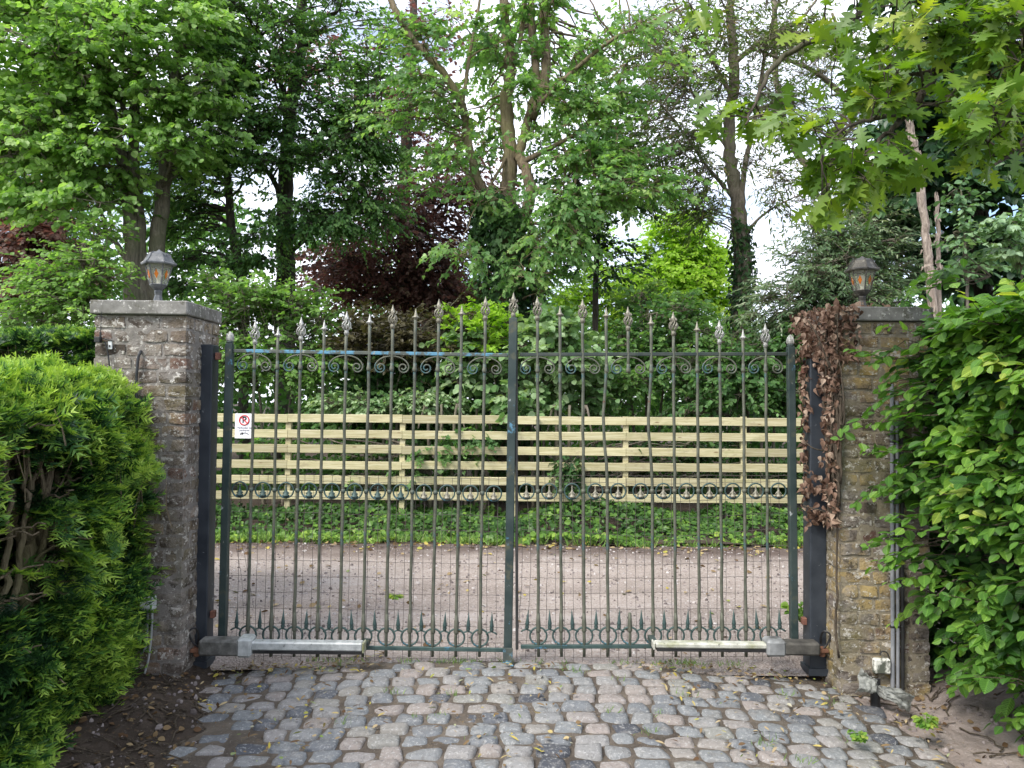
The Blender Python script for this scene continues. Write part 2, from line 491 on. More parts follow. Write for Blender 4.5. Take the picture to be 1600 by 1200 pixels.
def sheet(g, xs, ys, zf, tint=.5):
    X, Y = np.meshgrid(xs, ys); Z = zf(X, Y); n, m = X.shape
    i, j = np.meshgrid(np.arange(n - 1), np.arange(m - 1), indexing='ij'); a = (i * m + j).ravel()
    g.add(np.stack([X, Y, Z], -1).reshape(-1, 3), quads=np.stack([a, a + 1, a + m + 1, a + m], 1), tint=tint)
def n2(X, Y, sc, seed=0, o=4): return fbm(np.stack([X * sc, Y * sc, np.full_like(X, .37)], -1), seed, o)
def sstep(a, b, x):
    t = np.clip((x - a) / (b - a), 0, 1); return t * t * (3 - 2 * t)

# ------------------------------------------------------------------ the setting: ground, road, driveway
def soil_mat(name, a, b, grit, leafc):
    n = NT(name); v = n.coord()
    c = n.ramp(n.noise(v, 3.5, 8, .7), [(.3, a), (.7, b)])
    c = n.mix(n.math('MULTIPLY', n.step(n.noise(v, 70, 3, .6), .63, .7), .6), c, grit)
    c = n.mix(n.math('MULTIPLY', n.step(n.noise(v, 38, 3, .7), .6, .68), .7), c, leafc)
    h = n.math('ADD', n.noise(v, 30, 8, .75), n.math('MULTIPLY', n.noise(v, 6, 4), 1.5))
    return n.done(n.bsdf(c, .95, 0, n.bump(h, .8, .03), .2))
M_soil = soil_mat('dark soil', (.035, .026, .02), (.09, .07, .055), (.22, .19, .17), (.13, .085, .05))
M_soilp = soil_mat('pinkish soil', (.21, .17, .15), (.38, .325, .30), (.48, .44, .42), (.22, .165, .12))
def gravel_mat():
    n = NT('pinkish gravel'); v = n.coord()
    big = n.noise(n.mapping(v, (.55, 1.3, 1)), 1.0, 5, .6)
    c = n.ramp(big, [(.32, (.225, .18, .155)), (.66, (.385, .325, .288))])
    cell = n.voro(v, 75, out='Color')
    c = n.mix(.32, c, n.ramp(cell, [(.1, (.13, .105, .09)), (.45, (.32, .275, .25)), (.9, (.52, .46, .43))]))
    rut = n.noise(n.mapping(v, (.22, 2.6, 1)), 1.0, 4, .55)
    c = n.mix(n.math('MULTIPLY', n.step(n.math('ADD', rut, n.math('MULTIPLY', n.math('SUBTRACT', n.noise(v, 4, 6, .75), .5), .5)), .46, .72), .5), c, (.16, .125, .105, 1))
    c = n.mix(n.math('MULTIPLY', n.step(n.noise(v, 55, 3, .7), .52, .62), .45), c, (.50, .455, .42, 1))
    c = n.mix(n.math('MULTIPLY', n.step(n.noise(n.mapping(v, (.5, 1.6, 1)), 1.7, 5, .6), .56, .68), .5), c, (.46, .41, .385, 1))
    sx = n.N('ShaderNodeSeparateXYZ'); n.L(v, sx.inputs[0])
    edge = n.math('ADD', n.step(sx.outputs[1], 7.3, 8.6), n.math('MULTIPLY', n.noise(v, 2.2, 5), .8))
    c = n.mix(n.math('MULTIPLY', n.step(edge, .75, 1.25), .8), c, (.075, .05, .042, 1))       # leaf mould swept to the far edge
    c = n.mix(n.math('MULTIPLY', n.step(n.noise(v, 26, 4, .7), .62, .7), .5), c, (.10, .075, .06, 1))
    h = n.math('ADD', n.voro(v, 75), n.math('MULTIPLY', n.noise(v, 9, 5), 1.2))
    return n.done(n.bsdf(c, .9, 0, n.bump(h, .7, .012), .25))
M_gravel = gravel_mat()

g = Geo(); sheet(g, np.concatenate([[-400], np.linspace(-30, 30, 61), [400]]), np.concatenate([[-60], np.linspace(-4, 60, 65), [500]]), lambda X, Y: -0.2 + 0 * X)
tag(g.build('ground', M_soil), kind='structure')
g = Geo(); sheet(g, np.linspace(-24, 24, 241), np.linspace(4.72, 9.1, 60), lambda X, Y: .012 * n2(X, Y, 1.6, 3) + .006 - .05 * sstep(8.6, 9.1, Y) - .045 * sstep(4.9, 4.72, Y), .5)
tag(g.build('gravel_road', M_gravel, smooth=True), kind='structure')

CAMB = lambda x: -.018 * np.asarray(x) ** 2
g = Geo(); sheet(g, np.linspace(-2.0, 2.3, 150), np.linspace(1.2, 5.0, 130), lambda X, Y: CAMB(X) - .0105 + .006 * n2(X, Y, 5, 11) + .004 * n2(X, Y, 22, 12) - .06 * sstep(1.95 + .12 * (4.6 - Y), 2.15 + .12 * (4.6 - Y), X), .5)
tag(g.build('driveway_bed', soil_mat('joint soil', (.065, .052, .042), (.19, .16, .13), (.36, .33, .3), (.2, .15, .095)), smooth=True), kind='structure')

def cobble_mat():
    n = NT('worn setts'); v = n.coord()
    c = n.ramp(n.attr('tint'), [(0, (.075, .08, .095)), (.16, (.15, .16, .178)), (.4, (.22, .232, .24)), (.62, (.275, .27, .266)), (.82, (.305, .265, .245)), (1, (.255, .255, .235))])
    c = n.mix(n.math('MULTIPLY', n.noise(v, 14, 6, .7), .55), c, n.mix(1.0, c, (.5, .5, .5, 1), 'MULTIPLY'))
    c = n.mix(n.math('MULTIPLY', n.step(n.noise(v, 22, 5, .75), .52, .66), .4), c, (.36, .345, .32, 1))
    c = n.mix(n.math('MULTIPLY', n.step(n.noise(v, 60, 4, .7), .55, .62), .5), c, (.44, .44, .43, 1))
    c = n.mix(n.math('MULTIPLY', n.step(n.noise(n.mapping(v, (1.1, .9, 1)), 42, 5, .8), .54, .61), .5), c, (.10, .10, .10, 1))
    c = n.mix(n.math('MULTIPLY', n.step(n.noise(v, 4.5, 5, .7), .54, .68), .4), c, (.15, .125, .10, 1))
    h = n.math('ADD', n.noise(v, 30, 6, .7), n.noise(v, 120, 3))
    return n.done(n.bsdf(c, .85, 0, n.bump(h, .6, .007), .18))
g = Geo()
gu = np.array([-1, -.9, -.62, -.22, .22, .62, .9, 1]); U, Vv = np.meshgrid(gu, gu)
_i, _j = np.meshgrid(np.arange(7), np.arange(7), indexing='ij'); _a = (_i * 8 + _j).ravel(); SQ = np.stack([_a, _a + 1, _a + 9, _a + 8], 1)
y = 2.3; row = 0
while y < 4.92:
    ph = .131 + rng.normal(0, .005)
    x = -1.93 - rng.uniform(0, .12) + .42 * max(0, 4.5 - y) - .2 * max(0, y - 4.5); xe = 1.92 + .12 * (4.9 - y) + rng.uniform(0, .2)
    while x < xe:
        w = rng.uniform(.118, .182)
        yy = y + .045 * math.sin(x * 1.1 + .6) - .03 * (max(0, x - .6)) ** 2 + rng.normal(0, .006)
        edge_gap = (x < -1.75 + .42 * max(0, 4.5 - y) and rng.random() < .3) or (x > 1.8 + .12 * (4.9 - y) and rng.random() < .3)
        buried = .022 * max(0, (y - 4.55) / .4) + .012 * max(0, min(1, (y - 4.25) / .3)) * max(0, min(1, (x - .7) / .5)) + .007 * max(0, float(n2(np.array([x]), np.array([y]), 1.5, 77)[0])) + (.008 if (x < -1.6 + .42 * max(0, 4.5 - y) or x > 1.75) else 0) + (.012 if rng.random() < .04 else 0)
        if not edge_gap:
            hx, hy = (w - .010) / 2, (ph - .010) / 2 * rng.uniform(.93, 1.04)
            pw = rng.uniform(3.6, 8)
            rr = (np.abs(U) ** pw + np.abs(Vv) ** pw) ** (1 / pw); mx = np.maximum(np.abs(U), np.abs(Vv)) + 1e-9
            k = mx / np.maximum(rr, 1e-6)
            X = U * k * hx; Y_ = Vv * k * hy
            sk = rng.normal(0, .09); tp = rng.normal(0, .08)
            X = X + sk * Y_ + tp * X * (Vv); Y_ = Y_ * (1 + rng.normal(0, .07) * U)
            a = rng.normal(0, .05); X, Y_ = X * math.cos(a) - Y_ * math.sin(a), X * math.sin(a) + Y_ * math.cos(a)
            cx, cy = x + w / 2, yy + ph / 2
            q3 = np.stack([(X + cx) * 22, (Y_ + cy) * 22, np.full_like(X, row * .7)], -1)
            nz = fbm(q3, 5, 3); X = X + .005 * vnoise(q3 + 9.1, 8) ; Y_ = Y_ + .005 * vnoise(q3 + 4.3, 9)
            hgt = .018 * (1 - np.clip(mx, 0, 1) ** 12) + .002 * (1 - mx ** 2) + .0055 * nz
            Z = CAMB(cx) + hgt - .012 - buried + rng.normal(0, .0035) + rng.normal(0, .02) * X + rng.normal(0, .03) * Y_
            Z = np.where(mx > .999, CAMB(cx) - .03, Z)
            r_ = rng.random(); ti = rng.uniform(0, .1) if r_ < .07 else (rng.uniform(.2, .5) if r_ < .45 else rng.uniform(.5, 1))
            g.add(np.stack([X + cx, Y_ + cy, Z], -1).reshape(-1, 3), quads=SQ, tint=ti)
        x += w
    y += ph; row += 1
tag(g.build('cobblestone_driveway', cobble_mat(), smooth=True), kind='structure')

# soil verges either side of the driveway
def bank_r(X, Y):
    e = sstep(2.0 + .12 * (4.6 - Y), 2.85 + .12 * (4.6 - Y), X + .12 * n2(X, Y, 1.7, 21))
    return CAMB(np.minimum(X, 2.2)) - .018 - .05 * sstep(2.1, 1.85, X - .12 * (4.6 - Y)) + .14 * e + .020 * n2(X, Y, 4, 5) + .012 * n2(X, Y, 16, 6)
g = Geo(); sheet(g, np.linspace(1.75, 5.2, 170), np.linspace(1.4, 4.95, 170), bank_r); tag(g.build('soil_verge', M_soilp, smooth=True), kind='structure')
def bank_l(X, Y):
    e = sstep(1.6 - .3 * np.maximum(0, 4.5 - Y), 2.2, -X + .12 * n2(X, Y, 1.7, 31))
    return -.075 + .11 * e + .02 * n2(X, Y, 4, 5) + .016 * n2(X, Y, 16, 7)
g = Geo(); sheet(g, np.linspace(-5.0, -1.3, 170), np.linspace(1.4, 4.95, 170), bank_l); tag(g.build('soil_verge', M_soil, smooth=True), kind='structure')
# woodland floor beyond the road
g = Geo(); sheet(g, np.linspace(-26, 26, 120), np.linspace(8.7, 40, 80), lambda X, Y: -.02 + .1 * sstep(8.7, 10.2, Y) + .05 * n2(X, Y, .8, 41))
tag(g.build('woodland_floor', M_soil, smooth=True), kind='structure')

# ------------------------------------------------------------------ brick gate pillars
def brick_mat(name, moss, ochre):
    n = NT(name); v = n.coord()
    c = n.ramp(n.attr('tint'), [(0, (.045, .036, .03)), (.25, (.11, .088, .072)), (.5, (.165, .132, .108)), (.72, (.19, .17, .145)), (.86, (.17, .098, .075)), (1, (.27, .22, .155))])
    c = n.mix(n.math('MULTIPLY', n.step(n.noise(v, 17, 7, .75), .42, .64), .75), c, n.mix(1.0, c, (.4, .38, .38, 1), 'MULTIPLY'))
    c = n.mix(n.math('MULTIPLY', n.step(n.noise(n.mapping(v, (1, 1, 1.8)), 6, 7, .75), .46, .6), .7), c, (.30, .27, .24, 1))          # smeared mortar
    c = n.mix(n.math('MULTIPLY', n.step(n.noise(v, 2.2, 5, .65), .5, .66), moss), c, (.2, .18, .065, 1))      # moss
    c = n.mix(n.math('MULTIPLY', n.step(n.noise(n.mapping(v, (1.1, 1, .9)), 3.4, 5, .65), .48, .62), ochre), c, (.48, .35, .14, 1))
    c = n.mix(n.math('MULTIPLY', n.step(n.noise(v, 13, 6, .8), .545, .6), .75), c, (.045, .036, .028, 1))
    c = n.mix(n.math('MULTIPLY', n.step(n.noise(n.mapping(v, (1.07, .93, 1.1)), 30, 4, .75), .575, .63), .85), c, (.56, .54, .5, 1))         # lichen
    c = n.mix(n.math('MULTIPLY', n.step(n.noise(n.mapping(v, (1, 1.2, 2.2)), 5.2, 7, .8), .56, .62), .85), c, (.60, .57, .52, 1))
    h = n.math('ADD', n.noise(v, 28, 8, .75), n.math('MULTIPLY', n.noise(v, 90, 3), .5))
    return n.done(n.bsdf(c, .92, 0, n.bump(h, .9, .014), .2))
def mortar_mat(name, col_, moss):
    n = NT(name); v = n.coord()
    c = n.ramp(n.noise(v, 9, 7, .7), [(.3, [x * .5 for x in col_]), (.7, col_)])
    c = n.mix(n.math('MULTIPLY', n.step(n.noise(v, 2.2, 5, .65), .5, .66), moss), c, (.15, .135, .06, 1))
    c = n.mix(n.math('MULTIPLY', n.step(n.noise(v, 9, 6, .8), .54, .62), .7), c, (.07, .058, .045, 1))
    c = n.mix(n.math('MULTIPLY', n.step(n.noise(v, 26, 4, .75), .56, .64), .7), c, (.54, .52, .48, 1))
    return n.done(n.bsdf(c, .95, 0, n.bump(n.noise(v, 40, 8, .75), .9, .012), .15))
M_conc = plain_mat('weathered concrete', (.15, .145, .135), (.25, .24, .225), 16, .9, 0, .5, [(2.5, .47, .6, (.12, .115, .10, 1)), (14, .54, .62, (.10, .095, .075, 1)), (40, .58, .64, (.42, .41, .38, 1))])

def brick_box(g, x0, x1, y0, y1, z0, z1, tint):
    nx, ny, nz = 7, 5, 4
    c = np.array([(x0 + x1) / 2, (y0 + y1) / 2, (z0 + z1) / 2]); h = np.array([x1 - x0, y1 - y0, z1 - z0]) / 2
    if h[1] > h[0]: nx, ny = ny, nx
    for ax, s in ((0, -1), (0, 1), (1, -1), (1, 1), (2, -1), (2, 1)):
        o1, o2 = (ax + 1) % 3, (ax + 2) % 3; N = (nx, ny, nz)
        A, B = np.meshgrid(np.linspace(-1, 1, N[o1]), np.linspace(-1, 1, N[o2]), indexing='ij')
        p = np.zeros(A.shape + (3,)); p[..., ax] = s; p[..., o1] = A; p[..., o2] = B
        w = p * h; inner = np.clip(w, -(h - .007), h - .007); d = w - inner
        ln = np.linalg.norm(d, axis=-1, keepdims=True); w = inner + d / np.maximum(ln, 1e-9) * np.minimum(ln, .007)
        w = w + c
        w = w + .0055 * np.stack([fbm(w * 16, k, 3) for k in (1, 2, 3)], -1)
        i, j = np.meshgrid(np.arange(N[o1] - 1), np.arange(N[o2] - 1), indexing='ij'); a = (i * N[o2] + j).ravel()
        q = np.stack([a, a + N[o2], a + N[o2] + 1, a + 1], 1)
        g.add(w.reshape(-1, 3), quads=q if s > 0 else q[:, ::-1], tint=tint)

def pillar(x0, x1, y0, y1, h, label, bm, mm, lean=0.0):
    o = empty('brick_pillar', ((x0 + x1) / 2, (y0 + y1) / 2, 0), label, 'gate pillar', 'brick pillars beside the gate')
    bg, mg, cg = Geo(), Geo(), Geo()
    hc = h - .085; n = 27; ch = (hc + .08) / n; j = .014; bd = .1
    tn = lambda: float(np.clip(rng.beta(1.3, 1.3), 0, 1))
    for k in range(n):
        za, zb = -.08 + k * ch + j * .5, -.08 + (k + 1) * ch - j * .5
        def run(a, b, off):
            out, p = [], a
            first = True
            while p < b - 1e-6:
                L = (off if first else .205) * rng.uniform(.92, 1.06); e = p + L
                if b - e < .06: e = b
                out.append((p, min(e, b) - (j if e < b else 0))); p = min(e, b); first = False
            return out
        full_front = k % 2 == 0
        fx = (x0, x1) if full_front else (x0 + bd + j, x1 - bd - j)
        fy = (y0 + bd + j, y1 - bd - j) if full_front else (y0, y1)
        for (a, b) in run(*fx, .2 if full_front else .12):
            pr = rng.uniform(-.003, .004)
            brick_box(bg, a, b, y0 - pr, y0 + bd, za, zb, tn()); 
        for (a, b) in run(*fx, .2 if full_front else .12):
            brick_box(bg, a, b, y1 - bd, y1 + rng.uniform(-.003, .004), za, zb, tn())
        for (a, b) in run(*fy, .14 if full_front else .2):
            brick_box(bg, x0 - rng.uniform(-.003, .004), x0 + bd, a, b, za, zb, tn())
        for (a, b) in run(*fy, .14 if full_front else .2):
            brick_box(bg, x1 - bd, x1 + rng.uniform(-.003, .004), a, b, za, zb, tn())
    # mortar core: a wavy skin just behind the brick faces
    i_ = .005
    for (ax, cst, s) in ((1, y0 + i_, -1), (1, y1 - i_, 1), (0, x0 + i_, -1), (0, x1 - i_, 1)):
        a0, a1 = (x0 + i_, x1 - i_) if ax == 1 else (y0 + i_, y1 - i_)
        A, Z = np.meshgrid(np.linspace(a0, a1, 30), np.linspace(-.08, hc, 110), indexing='ij')
        p = np.zeros(A.shape + (3,)); p[..., ax] = cst; p[..., 1 - ax] = A; p[..., 2] = Z
        off = .005 * fbm(p * 11, 6, 4); e = np.minimum(A - a0, a1 - A) < 1e-6; off[e] = 0
        p[..., ax] += s * off
        i, j2 = np.meshgrid(np.arange(29), np.arange(109), indexing='ij'); a = (i * 110 + j2).ravel()
        mg.add(p.reshape(-1, 3), quads=np.stack([a, a + 110, a + 111, a + 1], 1))
    v0 = np.array([[x0 + i_, y0 + i_, hc], [x1 - i_, y0 + i_, hc], [x1 - i_, y1 - i_, hc], [x0 + i_, y1 - i_, hc]]); mg.add(v0, quads=[[0, 1, 2, 3]])
    bg.build('brickwork', bm, o, smooth=True); mg.build('mortar', mm, o, smooth=True)
    ym = y0 + (y1 - y0) * .62
    box(cg, x0 - .018, x1 + .012, y0 - .03, ym - .002, hc + .003, h, bevel=.006); box(cg, x0 - .018, x1 + .012, ym + .002, y1 + .012, hc + .003, h - .001, bevel=.006)
    cg.build('coping', M_conc, o)
    return o
PX0, PX1 = P(146, 600, 4.5).x, P(287, 750, 4.5).x
QX0, QX1 = P(1313, 800, 4.5).x, P(1453, 950, 4.5).x
PH = P(215, 470, 4.5).z; QH = P(1370, 480, 4.5).z
pillar(PX0, PX1, 4.5, 5.0, PH, 'brown brick gate pillar beside the yew hedge, with antenna and black conduit', brick_mat('brown brick', .35, .12), mortar_mat('grey mortar', (.30, .275, .25), .25))
pillar(QX0, QX1, 4.5, 5.0, QH, 'mossy brick gate pillar draped in withered brown ivy beside the leafy green hedge', brick_mat('mossy brick', .6, .65), mortar_mat('mossy mortar', (.36, .31, .23), .4))

# ------------------------------------------------------------------ lanterns
M_lamp = plain_mat('weathered black lantern paint', (.03, .028, .025), (.10, .092, .078), 14, .5, .3, .3, [(20, .58, .68, (.25, .23, .2, 1))])
M_lampg = plain_mat('faded grey lantern paint', (.05, .055, .06), (.16, .165, .17), 14, .45, .3, .3, [(20, .58, .68, (.34, .34, .33, 1))])
def glass_mat(name, tintc, rough, mixf):
    n = NT(name); v = n.coord()
    b = n.bsdf(tintc, rough, 0, n.bump(n.noise(v, 60, 3), .25, .004), .6)
    t = n.N('ShaderNodeBsdfTransparent'); t.inputs[0].default_value = (*[min(1, c * 1.25) for c in tintc[:3]], 1)
    m = n.N('ShaderNodeMixShader'); m.inputs[0].default_value = mixf
    n.L(t.outputs[0], m.inputs[1]); n.L(b.outputs[0], m.inputs[2]); return n.done(m)
MW = .8
M_glass = glass_mat('dusty lantern glass', (.78, .78, .74, 1), .08, .10)
M_amber = glass_mat('amber lantern glass', (.62, .20, .03, 1), .25, .75)
def lantern(x, y, z, h, rot, mt, label):
    o = empty('pillar_lantern', (x, y, z), label, 'lantern', 'lanterns on the gate pillars')
    s = h / .306
    o.scale = (.8, .8, 1)
    g = Geo(); lathe(g, [(.05 * s, 0), (.05 * s, .006 * s), (.036 * s, .012 * s), (.022 * s, .06 * s), (.026 * s, .078 * s), (.024 * s, .085 * s), (.032 * s, .092 * s), (.052 * s, .108 * s), (.054 * s, .114 * s)], 6, rot=rot)
    g.build('base', mt, o, loc=(0, 0, 0))
    r0, r1, z0, z1 = .053 * s, .086 * s, .114 * s, .225 * s
    cr = lambda k, t, m=1.0: np.array([(r0 + (r1 - r0) * t) * m * math.cos(rot + k * math.pi / 3), (r0 + (r1 - r0) * t) * m * math.sin(rot + k * math.pi / 3), z0 + (z1 - z0) * t])
    g = Geo()
    for k in range(6):
        tube(g, [cr(k, 0), cr(k, 1)], .0042 * s, 6); tube(g, [cr(k, 1), cr(k + 1, 1)], .0045 * s, 6); tube(g, [cr(k, 0.01), cr(k + 1, 0.01)], .004 * s, 6)
    g.build('frame', mt, o, loc=(0, 0, 0))
    for k in range(6):
        g = Geo(); q = [cr(k, .03, .985), cr(k + 1, .03, .985), cr(k + 1, .98, .985), cr(k, .98, .985)]
        nn = np.cross(q[1] - q[0], q[3] - q[0]); nn /= np.linalg.norm(nn)
        g.add(q + [p - nn * .002 for p in q], quads=[[0, 1, 2, 3], [7, 6, 5, 4], [0, 4, 5, 1], [1, 5, 6, 2], [2, 6, 7, 3], [3, 7, 4, 0]])
        gp = g.build('glass_pane', M_glass, o, loc=(0, 0, 0))
        c = sum(q) / 4 + nn * .0025; u = nrm(q[1] - q[0]); w = nrm(np.cross(nn, u)); a_, b_ = .012 * s, .024 * s
        d = [c + u * a_, c + w * b_, c - u * a_, c - w * b_]; d2 = [p + nn * .0025 for p in d]
        g = Geo(); g.add(d + d2, quads=[[4, 5, 6, 7], [3, 2, 1, 0], [0, 1, 5, 4], [1, 2, 6, 5], [2, 3, 7, 6], [3, 0, 4, 7]])
        for k2 in range(4): tube(g, [d2[k2], d2[(k2 + 1) % 4]], .0012 * s, 4)
        dm = g.build('amber_diamond', M_amber, None); dm.parent = gp
    g = Geo()
    lathe(g, [(.112 * s, .222 * s), (.114 * s, .229 * s), (.098 * s, .237 * s), (.078 * s, .262 * s), (.07 * s, .278 * s), (.05 * s, .289 * s), (.02 * s, .295 * s), (.012 * s, .300 * s), (.006 * s, .306 * s)], 6, rot=rot)
    for k in range(6):
        a = rot + k * math.pi / 3
        tube(g, [(r * math.cos(a) * s, r * math.sin(a) * s, z * s) for r, z in ((.114, .229), (.098, .238), (.078, .263), (.07, .279), (.05, .290))], .0035 * s, 5)
    g.build('roof', mt, o, loc=(0, 0, 0))
    g = Geo(); lathe(g, [(.012 * s, .114 * s), (.012 * s, .14 * s), (.026 * s, .165 * s), (.026 * s, .185 * s), (.012 * s, .2 * s)], 10)
    g.build('bulb', plain_mat('frosted bulb', (.62, .6, .55), (.7, .68, .63), 5, .3), o, loc=(0, 0, 0))
    return o
lp = P(247, 470, 4.75); lantern(lp.x, 4.75, PH - .001, P(249, 390, 4.75).z - PH, R(12), M_lampg, 'grey lantern with amber diamonds on the pillar beside the yew hedge')
lp = P(1347, 480, 4.72); lantern(lp.x, 4.72, QH - .001, P(1344, 400, 4.72).z - QH, R(24), M_lamp, 'dark lantern with amber diamonds on the ivy-draped pillar')

# ------------------------------------------------------------------ steel posts
M_steel = plain_mat('anthracite steel paint', (.017, .022, .03), (.035, .042, .052), 6, .5, 0, .1, [(30, .66, .7, (.25, .27, .28, 1)), (3, .6, .75, (.03, .045, .03, 1))])
def steel_post(x0, x1, y0, y1, h, label):
    o = empty('steel_post', ((x0 + x1) / 2, (y0 + y1) / 2, 0), label, 'gate post', 'steel posts carrying the gate')
    g = Geo(); box(g, x0, x1, y0, y1, -.03, h, bevel=.006); g.build('post', M_steel, o)
    g = Geo(); box(g, x0 - .012, x1 + .012, y0 - .02, y1 + .01, -.03, .012, bevel=.003); g.build('base_plate', M_steel, o)
    g = Geo(); xs = x1 if x1 < 0 else x0; sg = 1 if x1 < 0 else -1
    mh = plain_mat('rusty hinge', (.12, .05, .035), (.2, .09, .06), 20, .8)
    for z in (.28, h - .07):
        g = Geo(); a, b = sorted((xs + sg * .001, xs + sg * .03)); box(g, a, b, (y0 + y1) / 2 - .02, (y0 + y1) / 2 + .02, z - .022, z + .022, bevel=.004); g.build('hinge', mh, o)
SL0 = P(303, 985, 4.72).x; SL1 = P(323, 985, 4.72).x
steel_post(SL0, SL1, 4.72, 4.83, P(325, 538, 4.72).z, 'dark steel gate post against the pillar beside the yew hedge')
SR0 = P(1264, 900, 4.72).x; SR1 = P(1290, 900, 4.72).x
steel_post(SR0, SR1, 4.70, 4.82, P(1276, 560, 4.72).z, 'dark steel gate post against the ivy-draped pillar')
# ------------------------------------------------------------------ the two gate leaves
YG = 4.78
M_bar = plain_mat('worn grey-green gate paint', (.06, .066, .05), (.14, .145, .11), 10, .6, .2, .3, [(5, .55, .62, (.045, .11, .12, 1)), (12, .66, .72, (.12, .055, .03, 1)), (3, .58, .72, (.03, .035, .03, 1))])
M_barblue = plain_mat('flaking blue gate paint', (.06, .075, .07), (.10, .11, .09), 10, .6, .2, .3, [(9, .49, .55, (.10, .25, .36, 1)), (22, .6, .68, (.28, .28, .25, 1))])
M_railR = plain_mat('dark rail paint', (.022, .035, .035), (.06, .07, .06), 8, .5, .2, .2, [(4, .64, .7, (.12, .13, .1, 1))])
M_stile = plain_mat('dark green stile paint', (.02, .036, .036), (.048, .066, .062), 6, .5, .1, .2, [(7, .605, .65, (.09, .22, .32, 1)), (9, .56, .64, (.075, .08, .055, 1)), (18, .66, .7, (.3, .33, .33, 1))])
M_lower = plain_mat('bluish green ironwork paint', (.025, .055, .055), (.07, .11, .10), 9, .55, .2, .3, [(6, .6, .66, (.06, .22, .36, 1)), (16, .64, .7, (.12, .06, .03, 1))])
M_silver = plain_mat('silvered cast iron', (.26, .26, .24), (.50, .50, .47), 60, .45, .35, .5, [(14, .6, .72, (.12, .12, .09, 1))])
M_silver2 = plain_mat('tarnished cast iron', (.17, .16, .12), (.34, .32, .26), 60, .5, .35, .5, [(14, .56, .7, (.09, .085, .06, 1))])
M_wire = plain_mat('rusty fence wire', (.06, .05, .045), (.11, .095, .085), 30, .7, .3)

def finial_big(g, s=1.0):
    lathe(g, [(.009, -.012), (.014, -.008), (.014, 0), (.017, .004), (.012, .012), (.014, .018), (.010, .022)], 10)
    prof = lambda t: .010 + .0175 * math.sin(math.pi * t) ** .8
    for k in range(8):
        a0 = k * math.pi / 4
        tube(g, [(prof(t) * math.cos(a0 + 1.1 * t), prof(t) * math.sin(a0 + 1.1 * t), .02 + .06 * t) for t in np.linspace(0, 1, 9)], .0034, 5)
    for k in range(4):
        a0 = k * math.pi / 2 + .4; c, s_ = math.cos(a0), math.sin(a0)
        tube(g, [((.021 + .007 * math.cos(t)) * c, (.021 + .007 * math.cos(t)) * s_, .045 + .010 * math.sin(t)) for t in np.linspace(0, 5.5, 10)], .003, 5)
        tube(g, [(.006 * c, .006 * s_, .08), (.02 * c, .02 * s_, .084), (.026 * c, .026 * s_, .09), (.024 * c, .024 * s_, .097), (.019 * c, .019 * s_, .094)], [.004, .0045, .004, .003, .002], 5)
    lathe(g, [(.011, .078), (.008, .085), (.015, .094), (.013, .103), (.006, .122), (.0008, .14)], 6)
def finial_small(g):
    lathe(g, [(.008, -.006), (.013, -.004), (.011, .002), (.019, .006), (.017, .012), (.010, .02), (.0065, .036), (.0008, .062)], 8)
    for k in range(4):
        a = k * math.pi / 2 + .2; c, s = math.cos(a), math.sin(a)
        tube(g, [(.01 * c, .01 * s, .012), (.019 * c, .019 * s, .007), (.022 * c, .022 * s, .001)], [.0045, .004, .0015], 5)
def mesh_of(fn, name, mat):
    g = Geo(); fn(g); return g.mesh(name, mat, True)
FB1, FB2 = mesh_of(finial_big, 'finial', M_silver), mesh_of(finial_big, 'finial', M_silver2)
FS1, FS2 = mesh_of(finial_small, 'finial', M_silver), mesh_of(finial_small, 'finial', M_silver2)
def fleur(g):
    lathe(g, [(.014, -.040), (.022, -.036), (.023, -.030), (.015, -.024), (.012, -.014), (.008, 0), (.0045, .018), (.006, .024), (.001, .036)], 6)
    for s in (-1, 1): tube(g, [(s * .006, 0, -.006), (s * .013, 0, -.016), (s * .018, 0, -.02), (s * .017, 0, -.013)], [.005, .0055, .0045, .003], 5)
def ring(g, r, tr, n=22):
    a = np.linspace(0, 2 * math.pi, n, endpoint=False); tube(g, np.stack([r * np.cos(a), 0 * a, r * np.sin(a)], 1), tr, 6, closed=True)
def scroll(g):
    p = []
    for t in np.linspace(0, 1, 20):
        r, a = .009 + .026 * t, math.pi + (1 - t) * 1.45 * 2 * math.pi; p.append((-.071 + r * math.cos(a), 0, -.078 + r * math.sin(a)))
    for a in np.linspace(math.pi, math.pi / 2, 9)[1:]: p.append((.106 * math.cos(a), 0, -.078 + .072 * math.sin(a)))
    p = p + [(-x, y, z) for x, y, z in p[-2::-1]]
    tube(g, p, .0052, 6)
def spike(g):
    lathe(g, [(.006, -.006), (.011, 0), (.013, .010), (.010, .02), (.014, .026), (.012, .034), (.008, .06), (.001, .115)], 6)
    for s in (-1, 1): tube(g, [(0, 0, -.004), (s * .02, 0, -.012), (s * .034, 0, -.022)], .0055, 5)
FL1, FL2 = mesh_of(fleur, 'fleur', M_lower), mesh_of(fleur, 'fleur', M_silver2)
RG, BR = mesh_of(lambda g: ring(g, .047, .0055), 'ring', M_lower), mesh_of(lambda g: ring(g, .052, .0062), 'base_ring', M_lower)
SC, SP = mesh_of(scroll, 'scroll', M_bar), mesh_of(spike, 'spike', M_lower)

